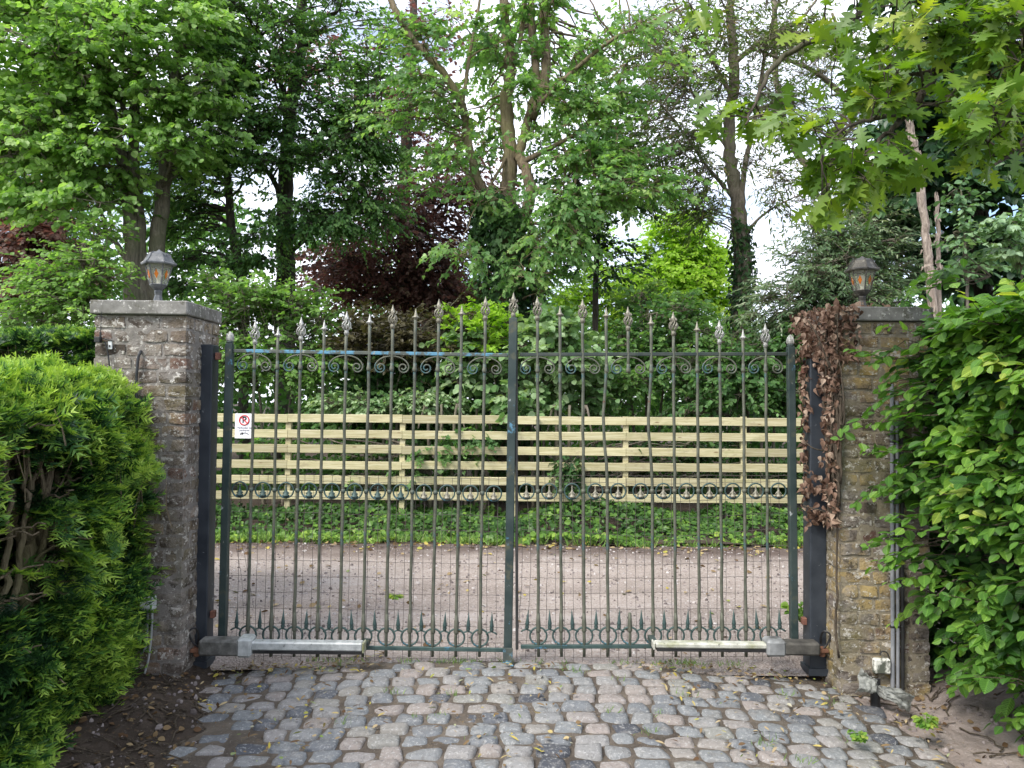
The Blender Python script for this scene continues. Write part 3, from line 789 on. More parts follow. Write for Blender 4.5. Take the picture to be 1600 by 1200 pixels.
def gate_leaf(hinge_px, rail_px, tips, bars_px, label, sg):
    h = P(hinge_px, 1000, YG)
    a, b = P(rail_px[0][0], rail_px[0][1], YG), P(rail_px[1][0], rail_px[1][1], YG)
    th = -math.atan2(b.z - a.z, b.x - a.x)
    o = empty('gate_leaf', (h.x, YG, 0), label, 'gate', 'leaves of the double gate'); o.rotation_euler = (0, th, 0)
    inv = (Matrix.Translation((h.x, YG, 0)) @ Matrix.Rotation(th, 4, 'Y')).inverted()
    L = lambda x, y: inv @ P(x, y, YG)
    O = (0, 0, 0)
    zr = L((rail_px[0][0] + rail_px[1][0]) / 2, (rail_px[0][1] + rail_px[1][1]) / 2).z
    zb = L(600, 1012.5).z if sg > 0 else L(930, 1010).z
    zring = L(575, 768).z if sg > 0 else L(1000, 767.5).z
    zbr = L(575, 994).z if sg > 0 else L(1000, 993).z
    xin = L(797, 800).x if sg > 0 else L(806, 800).x      # the meeting edge
    w = .0225
    g = Geo(); box(g, -w, w, -w, w, L(hinge_px, 998).z, zr + .045, bevel=.004); lathe(g, [(.02, zr + .045), (.024, zr + .052), (.018, zr + .06)], 12)
    st = g.build('stile', M_stile, o, loc=O)
    g = Geo(); z0 = zr + .058
    lathe(g, [(.014, z0), (.02, z0 + .006), (.022, z0 + .02), (.018, z0 + .04), (.009, z0 + .052), (.004, z0 + .062)], 12)
    for k in range(6):
        a0 = k * math.pi / 3; tube(g, [(r * math.cos(a0), r * math.sin(a0), z0 + z) for r, z in ((.021, .006), (.024, .02), (.019, .04), (.008, .055))], .003, 4)
    g.build('finial', M_silver, st, loc=O)
    g = Geo(); lo, hi = sorted((sg * w, xin - sg * .028)); box(g, lo, hi, -.008, .008, zr - .011, zr + .011, bevel=.003)
    g.build('top_rail', M_barblue if sg > 0 else M_railR, o, loc=O)
    g = Geo(); box(g, lo, hi, -.009, .009, zb - .012, zb + .012, bevel=.003); g.build('bottom_rail', M_lower, o, loc=O)
    if sg > 0:
        g = Geo(); ztop = L(799, 497).z
        box(g, xin - .026, xin + .026, -.03, .03, .01, ztop, bevel=.004); lathe(g, [(.018, ztop), (.018, ztop + .006), (.011, ztop + .014)], 4, c=(xin, 0, 0), rot=math.pi / 4)
        cp = g.build('centre_post', M_stile, o, loc=O)
        f = link('finial', FB2, cp, (xin, 0, ztop + .014))
        f.scale = (1, 1, 1.05)
        g = Geo(); box(g, xin - .036, xin + .036, -.04, .035, -.012, .008, bevel=.003); box(g, xin - .03, xin + .03, -.036, -.0305, .008, .11, bevel=.002)
        g.build('foot_plate', M_barblue, cp, loc=O)
    else:
        g = Geo(); box(g, xin - .004, xin + .014, -.02, .02, zb - .014, L(803, 500).z - .02, bevel=.003); g.build('meeting_stile', plain_mat('rubber edge', (.02, .02, .02), (.04, .04, .038), 9, .7), o, loc=O)
    X = []
    for k, (px, ty) in enumerate(zip(bars_px, tips)):
        x = L(px, 760).x; xt = L(px + (4 if sg > 0 else 0), 500).x; x = .5 * (x + xt); X.append(x)
        big = (k % 2 == 0); zt = L(px, ty).z - (.14 if big else .062)
        zlo = L(px, 1026).z
        bent = {948: .024, 1018: .02}.get(px, 0); cut = px == 982
        g = Geo()
        ze = zring - .0
        segs = [(zlo, zt)] if not cut else [(zlo, zbr + .12), (zr - .1, zt)]
        for (za, zc) in segs:
            zz = np.linspace(za, zc, 22 if not cut else 5)
            bx = -bent * np.exp(-((zz - (zr - .42)) / .2) ** 2) + (rng.normal(0, .0012, len(zz)) if not cut else 0)
            tube(g, np.stack([bx, 0 * zz, zz], 1), .0095, 8)
        if not cut or True:
            lathe(g, [(.010, zr - .115), (.014, zr - .105), (.015, zr - .095), (.011, zr - .08), (.0105, zr - .06)], 8)
        if not cut: lathe(g, [(.010, zring - .014), (.015, zring - .006), (.015, zring + .006), (.010, zring + .014)], 6)
        lathe(g, [(.010, zbr + .02), (.016, zbr + .032), (.013, zbr + .045), (.015, zbr + .055), (.013, zbr + .09), (.010, zbr + .14)], 6)
        bo = g.build('bar', M_bar, o, smooth=True, loc=(x, 0, 0))
        sil = sg > 0 and k < 6 or sg < 0 and k > 7
        link('finial', (FB1 if sil else FB2) if big else (FS1 if sil else FS2), bo, (0, 0, zt))
        if big: 
            s_ = link('scroll', SC, o, (x, 0, zr - .011)); s_.rotation_euler = (0, rng.normal(0, .012), 0)
        r_ = link('base_ring', BR, o, (x, 0, zbr)); r_.rotation_euler = (0, 0, rng.normal(0, .05))
    step = abs(X[1] - X[0])
    E = [X[0] - step] + X + [X[-1] + step]
    for k in range(len(E) - 1):
        xm = (E[k] + E[k + 1]) / 2
        if k == 0 and sg > 0: xm = max(xm, w + .05)
        ro = link('ring', RG, o, (xm, 0, zring))
        link('fleur', FL1 if (sg > 0 and k < 8) else FL2, ro, (0, 0, 0))
        sp = link('spike', SP, o, (xm, 0, zbr + .045)); sp.rotation_euler = (rng.normal(0, .03), rng.normal(0, .035), 0)
    # rabbit wire tied to the back of the bars
    g = Geo(); x0, x1 = sorted((sg * (w + .002), xin - sg * .02)); ztop = L(575, 745).z if sg > 0 else L(1000, 744).z; zlo = L(575, 1030).z
    nv = int((x1 - x0) / .0555)
    sag = lambda x, z: (.02 * math.exp(-((x - xin) / .18) ** 2) * sg * -math.sin((z - .3) * 5) if sg < 0 else 0)
    for k in range(nv + 1):
        x = x0 + (x1 - x0) * k / nv; zz = np.linspace(zlo - rng.uniform(0, .03), ztop + rng.uniform(0, .012), 16)
        tube(g, [(x + .003 * vnoise(np.array([x * 3, z * 4, 1.])) + rng.normal(0, .001) + sag(x, z), .012 + .005 * vnoise(np.array([x * 2, z * 3, 5.])), z) for z in zz], .0016, 3, cap=False)
    z = ztop; k = 0
    while z > zlo:
        xx = np.linspace(x0, x1, nv * 2 + 1); dr = -.045 * max(0, 1 - abs(k - 4) / 4) if sg < 0 else 0
        tube(g, [(x, .012 + .004 * vnoise(np.array([x * 2, z * 3, 5.])), z + .005 * vnoise(np.array([x * 6, z * 9, 2.])) + .0025 * (i % 2) + dr * math.exp(-((x - xin * .5) / .5) ** 2)) for i, x in enumerate(xx)], .0016, 3, cap=False)
        z -= .038 if k == 0 else .098; k += 1
    for (xa, za, xb, zb2) in ((w, .95, w + .16, .32), (w + .03, .75, w + .1, .25)) if sg > 0 else ():
        tube(g, [(xa, .016, za), ((xa + xb) / 2 + .015, .02, (za + zb2) / 2), (xb, .014, zb2)], .0013, 3)
    g.build('wire_mesh', M_wire, o, loc=O)
    return o
gate_leaf(347.5, ((355, 548), (795, 555)), [500, 510, 495, 500, 486, 490, 476, 482, 467, 477, 463], [394, 430, 466, 502, 537, 573, 609, 645, 681, 717, 754],
          'iron gate leaf with flaking blue top rail and the thick dark centre post', 1)
gate_leaf(1241, ((810, 554), (1230, 553)), [463, 478, 467, 480, 479, 492, 487, 502, 500, 514, 505], [840, 875.5, 911, 948, 982, 1018, 1053, 1090, 1125, 1162, 1197],
          'iron gate leaf with dark top rail and one broken bar, beside the ivy-draped pillar', -1)

# ------------------------------------------------------------------ gate openers
M_alu = plain_mat('weathered aluminium', (.33, .35, .35), (.56, .58, .57), 20, .5, .25, .3, [(3, .55, .7, (.2, .22, .12, 1)), (30, .62, .68, (.12, .12, .11, 1))])
M_alug = plain_mat('mossy aluminium', (.38, .38, .33), (.60, .60, .54), 16, .6, .15, .3, [(4, .48, .62, (.24, .25, .12, 1)), (30, .6, .66, (.10, .10, .08, 1))])
M_dirty = plain_mat('grimy grey housing', (.10, .10, .095), (.21, .205, .19), 18, .75, .1, .4, [(5, .55, .68, (.06, .058, .05, 1))])
M_black = plain_mat('black plastic', (.012, .012, .013), (.03, .03, .03), 12, .5)
M_rust = plain_mat('rusty bracket', (.09, .04, .025), (.19, .09, .05), 22, .85)
def opener(px0, pxh, pxj, px1, ytop, label, mh, ma, mirror):
    A = lambda x, y=1010: P(x, y, 4.62).x
    z0, z1 = P(px0, 1024, 4.62).z, P(px0, ytop, 4.62).z
    o = empty('gate_opener', (A(px0), 4.65, z0), label, 'gate opener', 'arm openers at the foot of the gate')
    s = lambda a, b: sorted((a, b))
    g = Geo(); a, b = s(A(px0), A(pxh)); box(g, a, b, 4.60, 4.70, z0, z1, bevel=.012); g.build('housing', mh, o)
    g = Geo(); a, b = s(A(pxh) + (-.012 if not mirror else .012), A(pxj)); box(g, a, b, 4.592, 4.708, z0 - .006, z1 + .014, bevel=.014); g.build('joint_cover', M_alu if not mirror else plain_mat('grey joint cover', (.16, .165, .17), (.30, .31, .315), 12, .5, .1, .3, [(4, .55, .65, (.08, .08, .08, 1))]), o)
    g = Geo(); a, b = s(A(pxj) + (-.01 if not mirror else .01), A(px1)); box(g, a, b, 4.615, 4.685, z0 + .032, z1 - .012, bevel=.008)
    ao = g.build('arm', ma, o)
    g = Geo(); box(g, a + .01, b - .004, 4.622, 4.678, z0 + .012, z0 + .031, bevel=.003); g.build('channel', M_black, ao)
    g = Geo(); e = A(px1); a, b = s(e, e + (.012 if not mirror else -.012)); box(g, a, b, 4.612, 4.688, z0 + .022, z1 - .010, bevel=.004); g.build('end_cap', M_alug, ao)
    g = Geo(); box(g, e - .02, e + .02, 4.686, 4.775, z0 + .03, z0 + .045, bevel=.002); box(g, e - .02, e + .02, 4.686, 4.775, z0 + .05, z0 + .065, bevel=.002); g.build('gate_bracket', M_stile, o)
    g = Geo(); p0 = A(px0); sd = -1 if not mirror else 1
    a, b = s(p0 + sd * .001, p0 + sd * .06); box(g, a, b, 4.63, 4.725, z0 + .01, z0 + .03, bevel=.003); lathe(g, [(.012, z0 - .02), (.018, z0 - .015), (.02, z0 + .005), (.012, z0 + .035)], 10, c=((a + b) / 2, 4.66, 0)); g.build('post_bracket', M_rust, o)
    g = Geo(); c = np.array([p0 + sd * .02, 4.66, z1 - .02])
    tube(g, smooth_path([c + [0, 0, -.04], c + [sd * .035, -.01, .0], c + [sd * .05, -.02, .06], c + [sd * .02, .0, .075], c + [sd * .012, .03, .02], c + [sd * .03, .06, -.05]], 6), .006, 6); g.build('cable', M_black, o)
    return o
opener(311, 374, 394, 566, 999, 'pale aluminium swing gate opener arm at the foot of the blue-railed gate leaf', M_dirty, M_alu, False)
opener(1281, 1224, 1197, 1024, 1004, 'mossy gate opener arm with dark grimy housing beside the ivy-draped pillar', plain_mat('black grime', (.035, .033, .03), (.09, .085, .075), 18, .8), M_alug, True)

# ------------------------------------------------------------------ wooden fence over the road
def wood_mat():
    n = NT('yellowish treated pine'); v = n.coord()
    gr = n.noise(n.mapping(v, (1.2, 30, 30)), 2.0, 6, .6, .5)
    c = n.ramp(gr, [(.3, (.36, .315, .165)), (.5, (.52, .475, .28)), (.72, (.64, .60, .41))])
    c = n.mix(n.math('POWER', n.attr('tint'), 2.0), c, n.mix(1.0, c, (.66, .65, .66, 1), 'MULTIPLY'))
    c = n.mix(n.math('MULTIPLY', n.step(n.noise(n.mapping(v, (1, 1, 3)), 2.4, 6, .7), .52, .66), .6), c, (.30, .30, .14, 1))
    c = n.mix(n.math('MULTIPLY', n.step(n.noise(n.mapping(v, (1, 3, 2)), 7.5, 4, .7), .58, .68), .55), c, (.30, .25, .16, 1))
    kn = n.voro(n.mapping(v, (1.6, 6, 6)), 1.6)
    c = n.mix(n.math('MULTIPLY', n.math('SUBTRACT', 1.0, n.step(kn, .05, .1)), .85), c, (.17, .10, .05, 1))
    return n.done(n.bsdf(c, .8, 0, n.bump(gr, .4, .006), .25))
M_wood = wood_mat(); YF = 10.0
o = empty('wooden_fence', (P(800, 800, YF).x, YF, 0), 'pale yellow wooden fence of six horizontal boards across the gravel road', 'fence')
posts = [-92, 92, 270, 449, 628, 803, 978, 1163, 1341, 1520, 1700]
xp = [P(p, 720, YF).x for p in posts]
for x in xp:
    g = Geo(); ztop = P(800 + x * 120, 652 + (x * 120) * .0105 * 0, YF).z
    box(g, x - .035, x + .035, YF + .016, YF + .086, -.1, P(800 + x * 120, 650 + x * 120 * .0, YF).z - .01 + 0, bevel=.004, tint=rng.uniform(.2, .8)); g.build('post', M_wood, o)
ytl = [647, 671.5, 695, 719, 742.5, 767]
for r_, yt in enumerate(ytl):
    for k in range(len(xp) - 1):
        x0, x1 = xp[k] + .0015, xp[k + 1] - .0015
        f = lambda x: P(800 + x * 120, yt + 4.3 + (x * 120) * .0, YF)
        # boards follow the survey: the top edge runs 647 at x=450 to 653 at x=1200
        za = P(800 + x0 * 120, yt + (800 + x0 * 120 - 450) * .0085, YF).z; zb = P(800 + x1 * 120, yt + (800 + x1 * 120 - 450) * .0085, YF).z
        hgt = .106; j = rng.normal(0, .003)
        g = Geo(); ln = x1 - x0; sl = math.atan2(zb - za, ln)
        M = Matrix.Translation(((x0 + x1) / 2, YF, (za + zb) / 2 - hgt / 2 + j)) @ Matrix.Rotation(-sl + rng.normal(0, .003), 4, 'Y') @ Matrix.Rotation(rng.normal(0, .04), 4, 'X')
        box(g, -ln / 2, ln / 2, -.013, .013, -hgt / 2, hgt / 2, M=M, bevel=.003, tint=rng.uniform(0, 1))
        g.build('rail', M_wood, o)

# no parking sign on the fence
M_white = plain_mat('white sign face', (.78, .79, .82), (.83, .84, .86), 4, .35)
M_red = plain_mat('sign red', (.50, .045, .05), (.58, .06, .06), 6, .4); M_ink = plain_mat('sign grey ink', (.16, .16, .19), (.2, .2, .23), 6, .5); M_blk = plain_mat('sign black ink', (.025, .025, .03), (.04, .04, .045), 6, .5)
s0, s1 = P(368.5, 646, YF), P(396.5, 685, YF); YS = YF - .02; sw, sh = s1.x - s0.x, s0.z - s1.z; cx, cz = (s0.x + s1.x) / 2, (s0.z + s1.z) / 2
o = empty('parking_sign', (cx, YS, cz), 'small white no parking sign fixed on the wooden fence', 'sign')
g = Geo(); box(g, -sw / 2, sw / 2, -.003, .003, -sh / 2, sh / 2, bevel=.001); g.build('panel', M_white, o, loc=(0, 0, 0))
g = Geo(); r_ = sw * .255; zc = sh * .235; a = np.linspace(0, 2 * math.pi, 40, endpoint=False)
tube(g, np.stack([r_ * np.cos(a), 0 * a - .004, zc + r_ * np.sin(a)], 1), .0095, 6, closed=True)
tube(g, [(-r_ * .7, -.0045, zc + r_ * .7), (r_ * .7, -.0045, zc - r_ * .7)], .0085, 6); g.build('prohibition_ring', M_red, o, loc=(0, 0, 0))
def text(body, size, loc, mat, name, bold=.0):
    c = bpy.data.curves.new(name, 'FONT'); c.body = body; c.size = size; c.align_x = 'CENTER'; c.align_y = 'CENTER'; c.extrude = .0008; c.offset = bold
    tmp = bpy.data.objects.new('temporary', c); me = bpy.data.meshes.new_from_object(tmp); me.materials.clear(); me.materials.append(mat); bpy.data.objects.remove(tmp); bpy.data.curves.remove(c)
    t = bpy.data.objects.new(name, me); col.objects.link(t); t.parent = o; t.location = loc; t.rotation_euler = (R(90), 0, 0)
text('P', .11, (0, -.0045, zc), M_blk, 'letter', .003)
text('Verboden te', .036, (0, -.004, -sh * .075), M_ink, 'lettering', .0006); text('parkeren', .036, (0.004, -.004, -sh * .175), M_ink, 'lettering', .0006)
g = Geo(); z = -sh * .31
box(g, -.055, -.01, -.005, -.003, z - .008, z + .004); box(g, -.035, -.012, -.005, -.003, z + .004, z + .016)
tube(g, [(-.012, -.004, z + .006), (.02, -.004, z + .012), (.06, -.004, z - .01)], .005, 4)
for xx in (-.045, -.02): lathe(g, [(.007, -.001), (.007, .001)], 8, c=(xx, -.004, z - .01))
g.build('tow_pictogram', M_blk, o, loc=(0, 0, 0))

# ------------------------------------------------------------------ small fittings on the pillars
YP = 4.5
M_grey = plain_mat('grey conduit', (.17, .18, .20), (.26, .27, .29), 14, .5); M_pvc = plain_mat('pale grey plastic', (.52, .54, .55), (.66, .68, .69), 14, .45, 0, .1, [(8, .62, .7, (.25, .25, .22, 1))])
o = empty('antenna', P(158, 530, YP - .03), 'thin black whip antenna with bracket on the pillar beside the yew hedge', 'antenna')
g = Geo(); tube(g, [P(157, 527, YP - .03), P(158, 500, YP - .032), P(159, 487, YP - .034)], [.003, .0022, .0015], 6); tube(g, [P(157, 530, YP - .03), P(157, 519, YP - .03)], .006, 8); g.build('whip', M_black, o)
g = Geo(); a, b = P(153, 527, YP), P(162, 536, YP); box(g, a.x, b.x, YP - .045, YP - .01, b.z, a.z, bevel=.004); tube(g, [P(161, 529, YP - .02), P(178, 533, YP - .014)], .004, 6); g.build('bracket', M_black, o)
g = Geo(); tube(g, smooth_path([P(164, 534, YP - .025), P(169, 555, YP - .02), P(172, 585, YP - .015), P(173, 620, YP - .012)], 5), .0045, 6); g.build('cable', M_black, o)
g = Geo(); a, b = P(170.5, 533, YP), P(176.5, 546, YP); box(g, a.x, b.x, YP - .014, YP - .004, b.z, a.z, bevel=.002); t = g.build('sensor_plate', M_pvc, o)
g = Geo(); c = P(173.5, 541, YP); box(g, c.x - .004, c.x + .004, YP - .018, YP - .0145, c.z - .006, c.z + .006); g2 = g.build('lens', M_black, None); g2.parent = t; g2.matrix_parent_inverse = t.matrix_world.inverted(); g2.parent = t; g2.matrix_parent_inverse = Matrix.Translation(-Vector(o.location)) if False else Matrix.Identity(4)
o = empty('conduit_pipe', P(213, 700, YP), 'curved black conduit entering the pillar beside the yew hedge', 'conduit')
g = Geo(); tube(g, smooth_path([P(222, 547, YP + .03), P(219, 551, YP - .012), P(216, 560, YP - .02), P(214, 580, YP - .022), P(213, 610, YP - .02), P(212, 800, YP - .02), P(207, 1050, YP - .02)], 6), .0085, 8); g.build('pipe', plain_mat('black conduit', (.018, .019, .022), (.04, .042, .046), 9, .4), o)
# socket box with two grey cables
o = empty('junction_box', P(237, 940, YP), 'pale grey junction box with two cables on the pillar beside the yew hedge', 'junction box', 'junction boxes on the pillars')
g = Geo(); a, b = P(229, 929, YP), P(246, 950, YP); box(g, a.x, b.x, YP - .06, YP - .006, b.z, a.z, bevel=.006); box(g, a.x - .006, b.x + .006, YP - .072, YP - .0605, b.z + .01, a.z + .006, bevel=.004); g.build('box', M_pvc, o)
for k, pts in enumerate(([(231, 952), (230, 985), (228, 1010), (218, 1024)], [(238, 952), (237, 985), (232, 1030), (222, 1062), (212, 1076)])):
    g = Geo(); tube(g, smooth_path([P(x, y, YP - .03) for x, y in pts], 6), .0062, 7); lathe(g, [(.009, -.012), (.009, .012)], 8, c=tuple(P(pts[0][0], pts[0][1], YP - .03))); g.build('cable', M_grey if k == 0 else plain_mat('grey cable', (.3, .31, .33), (.4, .41, .42), 9, .5), o)
o = empty('socket_box', P(1375, 1037, YP), 'dirty white socket box low on the mossy pillar', 'junction box', 'junction boxes on the pillars')
g = Geo(); a, b = P(1361, 1026, YP), P(1387, 1050, YP); box(g, a.x, b.x, YP - .045, YP - .006, b.z, a.z, bevel=.008); g.build('box', plain_mat('dirty white plastic', (.55, .55, .5), (.68, .68, .63), 8, .5, 0, .2, [(9, .5, .56, (.09, .1, .08, 1)), (3, .6, .7, (.3, .3, .2, 1))]), o)
g = Geo(); tube(g, smooth_path([P(1375, 1024, YP - .02), P(1378, 1018, YP - .02), P(1386, 1020, YP - .025), P(1390, 1030, YP - .03)], 4), .004, 6); g.build('cable', M_black, o)
for k, (px, rr, mt, lb) in enumerate(((1391.5, .0115, M_grey, 'thick grey conduit nearest the socket box on the mossy pillar'), (1399.5, .0095, M_grey, 'thinner grey conduit between the thick grey and the black one'), (1407, .010, M_black, 'black conduit beside the two grey ones on the mossy pillar'))):
    o = empty('conduit_pipe', P(px, 1060, YP), lb, 'conduit', 'conduits up the mossy pillar')
    g = Geo(); x = P(px, 850, YP).x; tube(g, [(x, YP - .02, -.06), (x + .002, YP - .02, .3), (x, YP - .019, .8), (x, YP - .02, 1.3), (x, YP - .018, QH - .45 - .1 * k)], rr, 10); g.build('pipe', mt, o)
    for z in (.33, .85, 1.4):
        g = Geo(); lathe(g, [(rr + .0015, z - .006), (rr + .003, z), (rr + .0015, z + .006)], 10, c=(x, YP - .0195, 0)); box(g, x - .004, x + .004, YP - .012, YP - .001, z - .004, z + .004); g.build('clip', M_black, o)
# black drain tube wrapped in plastic sheeting
o = empty('wrapped_cable_duct', G(1390, 1108), 'black duct end wrapped in crumpled pale plastic sheet beside the socket box', 'cable duct')
b0 = G(1392, 1100); b0.y = 4.36
g = Geo(); tube(g, smooth_path([b0 + Vector((.0, .0, -.08)), b0 + Vector((.0, .0, -.02)), b0 + Vector((.004, .005, .03)), b0 + Vector((.008, .015, .07))], 5), .026, 10); g.build('duct', M_black, o)
n_ = NT('crumpled plastic'); v_ = n_.coord()
bb = n_.bsdf(n_.ramp(n_.noise(v_, 40, 6), [(.35, (.16, .17, .16)), (.65, (.40, .41, .385))]), .25, 0, n_.bump(n_.noise(v_, 60, 6, .7), .8, .01), .5)
tt = n_.N('ShaderNodeBsdfTranslucent'); tt.inputs[0].default_value = (.7, .72, .68, 1); mm_ = n_.N('ShaderNodeMixShader'); mm_.inputs[0].default_value = .3; n_.L(bb.outputs[0], mm_.inputs[1]); n_.L(tt.outputs[0], mm_.inputs[2]); M_plas = n_.done(mm_)
def flap(tip, wd, seed):
    g = Geo(); A, B = np.meshgrid(np.linspace(0, 1, 34), np.linspace(-1, 1, 34), indexing='ij'); c = np.array(tuple(b0)) + [0, -.03, .035]
    t = np.array(tuple(tip)); d = t - c; sd = nrm(np.cross(d, [0.1, -1, .2])); up = nrm(np.cross(sd, d))
    wv = wd * (.42 + .58 * A ** .8)
    p = c + A[..., None] * d + (B * wv)[..., None] * sd + (.016 * np.sin(B * 4 + A * 2 + seed) * (.4 + A) + .022 * fbm(np.stack([A * 3.5, B * 2.4, A * 0 + seed], -1), 3, 4) + .06 * np.sin(A * 3) - .02 * B * B)[..., None] * up + (.014 * fbm(np.stack([A * 4, B * 4, A * 0 + 5 + seed], -1), 4, 3))[..., None] * sd
    i, j = np.meshgrid(np.arange(33), np.arange(33), indexing='ij'); a = (i * 34 + j).ravel(); g.add(p.reshape(-1, 3), quads=np.stack([a, a + 34, a + 35, a + 1], 1))
    g.build('plastic_sheet', M_plas, o, smooth=True)
flap(P(1342, 1066, 4.33), .062, 1.0); flap(P(1424, 1100, 4.27), .052, 4.0)
# ------------------------------------------------------------------ yew hedges
M_yew = leaf_mat('yew needles', [(0, (.008, .026, .012)), (.3, (.022, .065, .024)), (.48, (.065, .155, .04)), (.64, (.19, .33, .06)), (.9, (.35, .47, .085))], .3, .42, .3, tboost=(1.2, 1.3, .5), adj=(1.15, 1.2, 1.1))
M_yewb = bark_mat('yew stem bark', (.10, .078, .055), (.29, .235, .16), (.16, .17, .07, 1), .6, 2)
YT = [yew_spray(k, 4 + k % 3) for k in range(5)]
def yew(label, M, faces, stems, size, bare=None):
    o = empty('yew_hedge', M, label, 'hedge', 'clipped yew hedges')
    fg, sg_, wg = Geo(), Geo(), Geo()
    for pts, r0, r1 in stems:
        s = smooth_path([Vector(p) for p in pts], 6); s[1:-1] += rng.normal(0, .008, (len(s) - 2, 3)); tube(sg_, s, np.linspace(r0, r1, len(s)), 8, rough=.1)
    for (pos, nd, tint, sc) in faces:
        m = len(pos); k = rng.integers(0, 5, m)
        d = nd + rng.normal(0, .42, (m, 3)) + np.array([0, 0, -.12])
        up = np.array([0, 0, 1.0]) + rng.normal(0, .45, (m, 3)) + nd * .25
        sz = rng.uniform(size[0], size[1], m) * sc
        for j in range(5):
            q = k == j
            place(fg, YT[j], (pos - nrm(d) * sz[:, None] * .5)[q], d[q], up[q], sz[q], tint[q])
        qq = rng.random(m) < .35; a = pos[qq] - nrm(d[qq]) * sz[qq][:, None] * .5
        b = a - nd[qq] * rng.uniform(.08, .25, (qq.sum(), 1)) - np.array([0, 0, .06])
        thin_twigs(wg, b, (a + b) / 2 + rng.normal(0, .015, a.shape), a, .0045, .002)
    fg.build('foliage', M_yew, o); sg_.build('stem', M_yewb, o, smooth=True); wg.build('twigs', M_yewb, o)
    return o
def surf_right(m, x_of, y0, y1, z0, z1, top, keep=None, base=.3, var=.1, out=1.0, depth=.12):
    Y = rng.uniform(y0, y1, m); z = rng.uniform(z0, z1, m)
    q = np.stack([Y * 0, Y * 3.2, z * 3.2], 1); lump = fbm(q, 51, 3)
    x = x_of(Y, z) + out * (.1 * lump - rng.uniform(0, 1, m) ** 2 * depth)
    k = np.ones(m, bool) if keep is None else keep(Y, z, x)
    k &= lump > -.55
    pos = np.stack([x, Y, z], 1)[k]
    nd = np.tile([out, -.35, .1], (k.sum(), 1)) + np.stack([0 * z[k], 0 * z[k], sstep(top - .3, top, z[k]) * 1.2], 1)
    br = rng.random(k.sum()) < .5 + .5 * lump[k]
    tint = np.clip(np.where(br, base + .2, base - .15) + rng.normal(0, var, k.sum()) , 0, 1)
    return pos, nrm(nd), tint
TOP = 1.70
def xf(Y, z): return -2.12 + .13 * (4.35 - Y) - .35 * sstep(TOP - .28, TOP + .05, z) ** 2 - .10 * sstep(.6, .1, z)
win = lambda Y, z, x: ~((Y > 2.78) & (Y < 3.42 + .1 * np.sin(z * 9)) & (z > .74 + .12 * np.sin(Y * 11)) & (z < 1.44) & (rng.random(len(Y)) < .985)) & ~((Y > 3.52) & (Y < 3.8) & (z > .68) & (z < 1.28) & (rng.random(len(Y)) < .8))
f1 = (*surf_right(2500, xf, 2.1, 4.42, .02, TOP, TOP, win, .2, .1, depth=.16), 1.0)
# the end of the hedge in front of the pillar, facing along the drive
m = 900; xx = rng.uniform(-2.9, -2.14, m); zz = rng.uniform(.05, TOP - .15, m)
f2 = (np.stack([xx, 4.40 + rng.normal(0, .03, m), zz], 1), np.tile([.3, 1.0, .1], (m, 1)), np.clip(rng.normal(.28, .1, m), 0, 1), 1.0)
# top: fresh upright shoots
m = 2600; yy = rng.uniform(1.9, 4.45, m); xx = rng.uniform(-3.2, -2.0, m); lump = n2(xx, yy, 3, 55)
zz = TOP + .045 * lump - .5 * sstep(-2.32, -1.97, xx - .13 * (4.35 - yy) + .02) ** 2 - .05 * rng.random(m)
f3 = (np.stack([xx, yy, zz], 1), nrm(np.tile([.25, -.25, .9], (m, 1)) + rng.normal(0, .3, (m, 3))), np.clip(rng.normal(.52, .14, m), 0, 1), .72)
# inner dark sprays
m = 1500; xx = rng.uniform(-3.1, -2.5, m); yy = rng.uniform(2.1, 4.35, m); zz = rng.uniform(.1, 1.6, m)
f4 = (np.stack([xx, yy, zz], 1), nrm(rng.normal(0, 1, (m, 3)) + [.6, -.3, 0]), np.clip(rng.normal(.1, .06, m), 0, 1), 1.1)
stems = []
for (x, y_, sp) in ((-2.16, 3.02, .0), (-2.25, 3.2, .1), (-2.2, 3.5, 0), (-2.24, 3.66, .05), (-2.3, 2.8, 0), (-2.35, 3.4, 0), (-2.4, 4.0, .0), (-2.5, 3.0, 0), (-2.4, 3.85, 0), (-2.25, 2.5, 0)):
    stems.append(([(x, y_, -.05), (x + .02, y_, .5), (x - .01, y_ + .02, .85)], .034, .027))
    for s in (-1, 1, .3): stems.append(([(x - .01, y_ + .02, .82), (x + .03 * s, y_ + .05 * s, 1.1), (x + .05 * s + .02, y_ + .11 * s, 1.35), (x + .04, y_ + .15 * s, 1.62)], .022, .008))
    for k in range(6):
        z = rng.uniform(.3, 1.5); a = rng.uniform(-1, 1); stems.append(([(x, y_, z - .1), (x + .12, y_ + .1 * a, z), (x + .26, y_ + .2 * a, z + .03)], .009, .003))
for y_ in (2.86, 2.98, 3.06, 3.17, 3.27, 3.38, 3.56, 3.68):
    x = -2.13 + rng.normal(0, .025); a = rng.normal(0, .05); stems.append(([(x - .02, y_ - a, .35), (x, y_, .8), (x + .015, y_ + a * .6, 1.15), (x - .02, y_ + a * 1.6, 1.52)], rng.uniform(.013, .02), .007))
yew('bright tipped yew hedge in the left foreground with bare stems showing', (-2.4, 3.3, 0), [f1, f2, f3, f4], stems, (.17, .29))
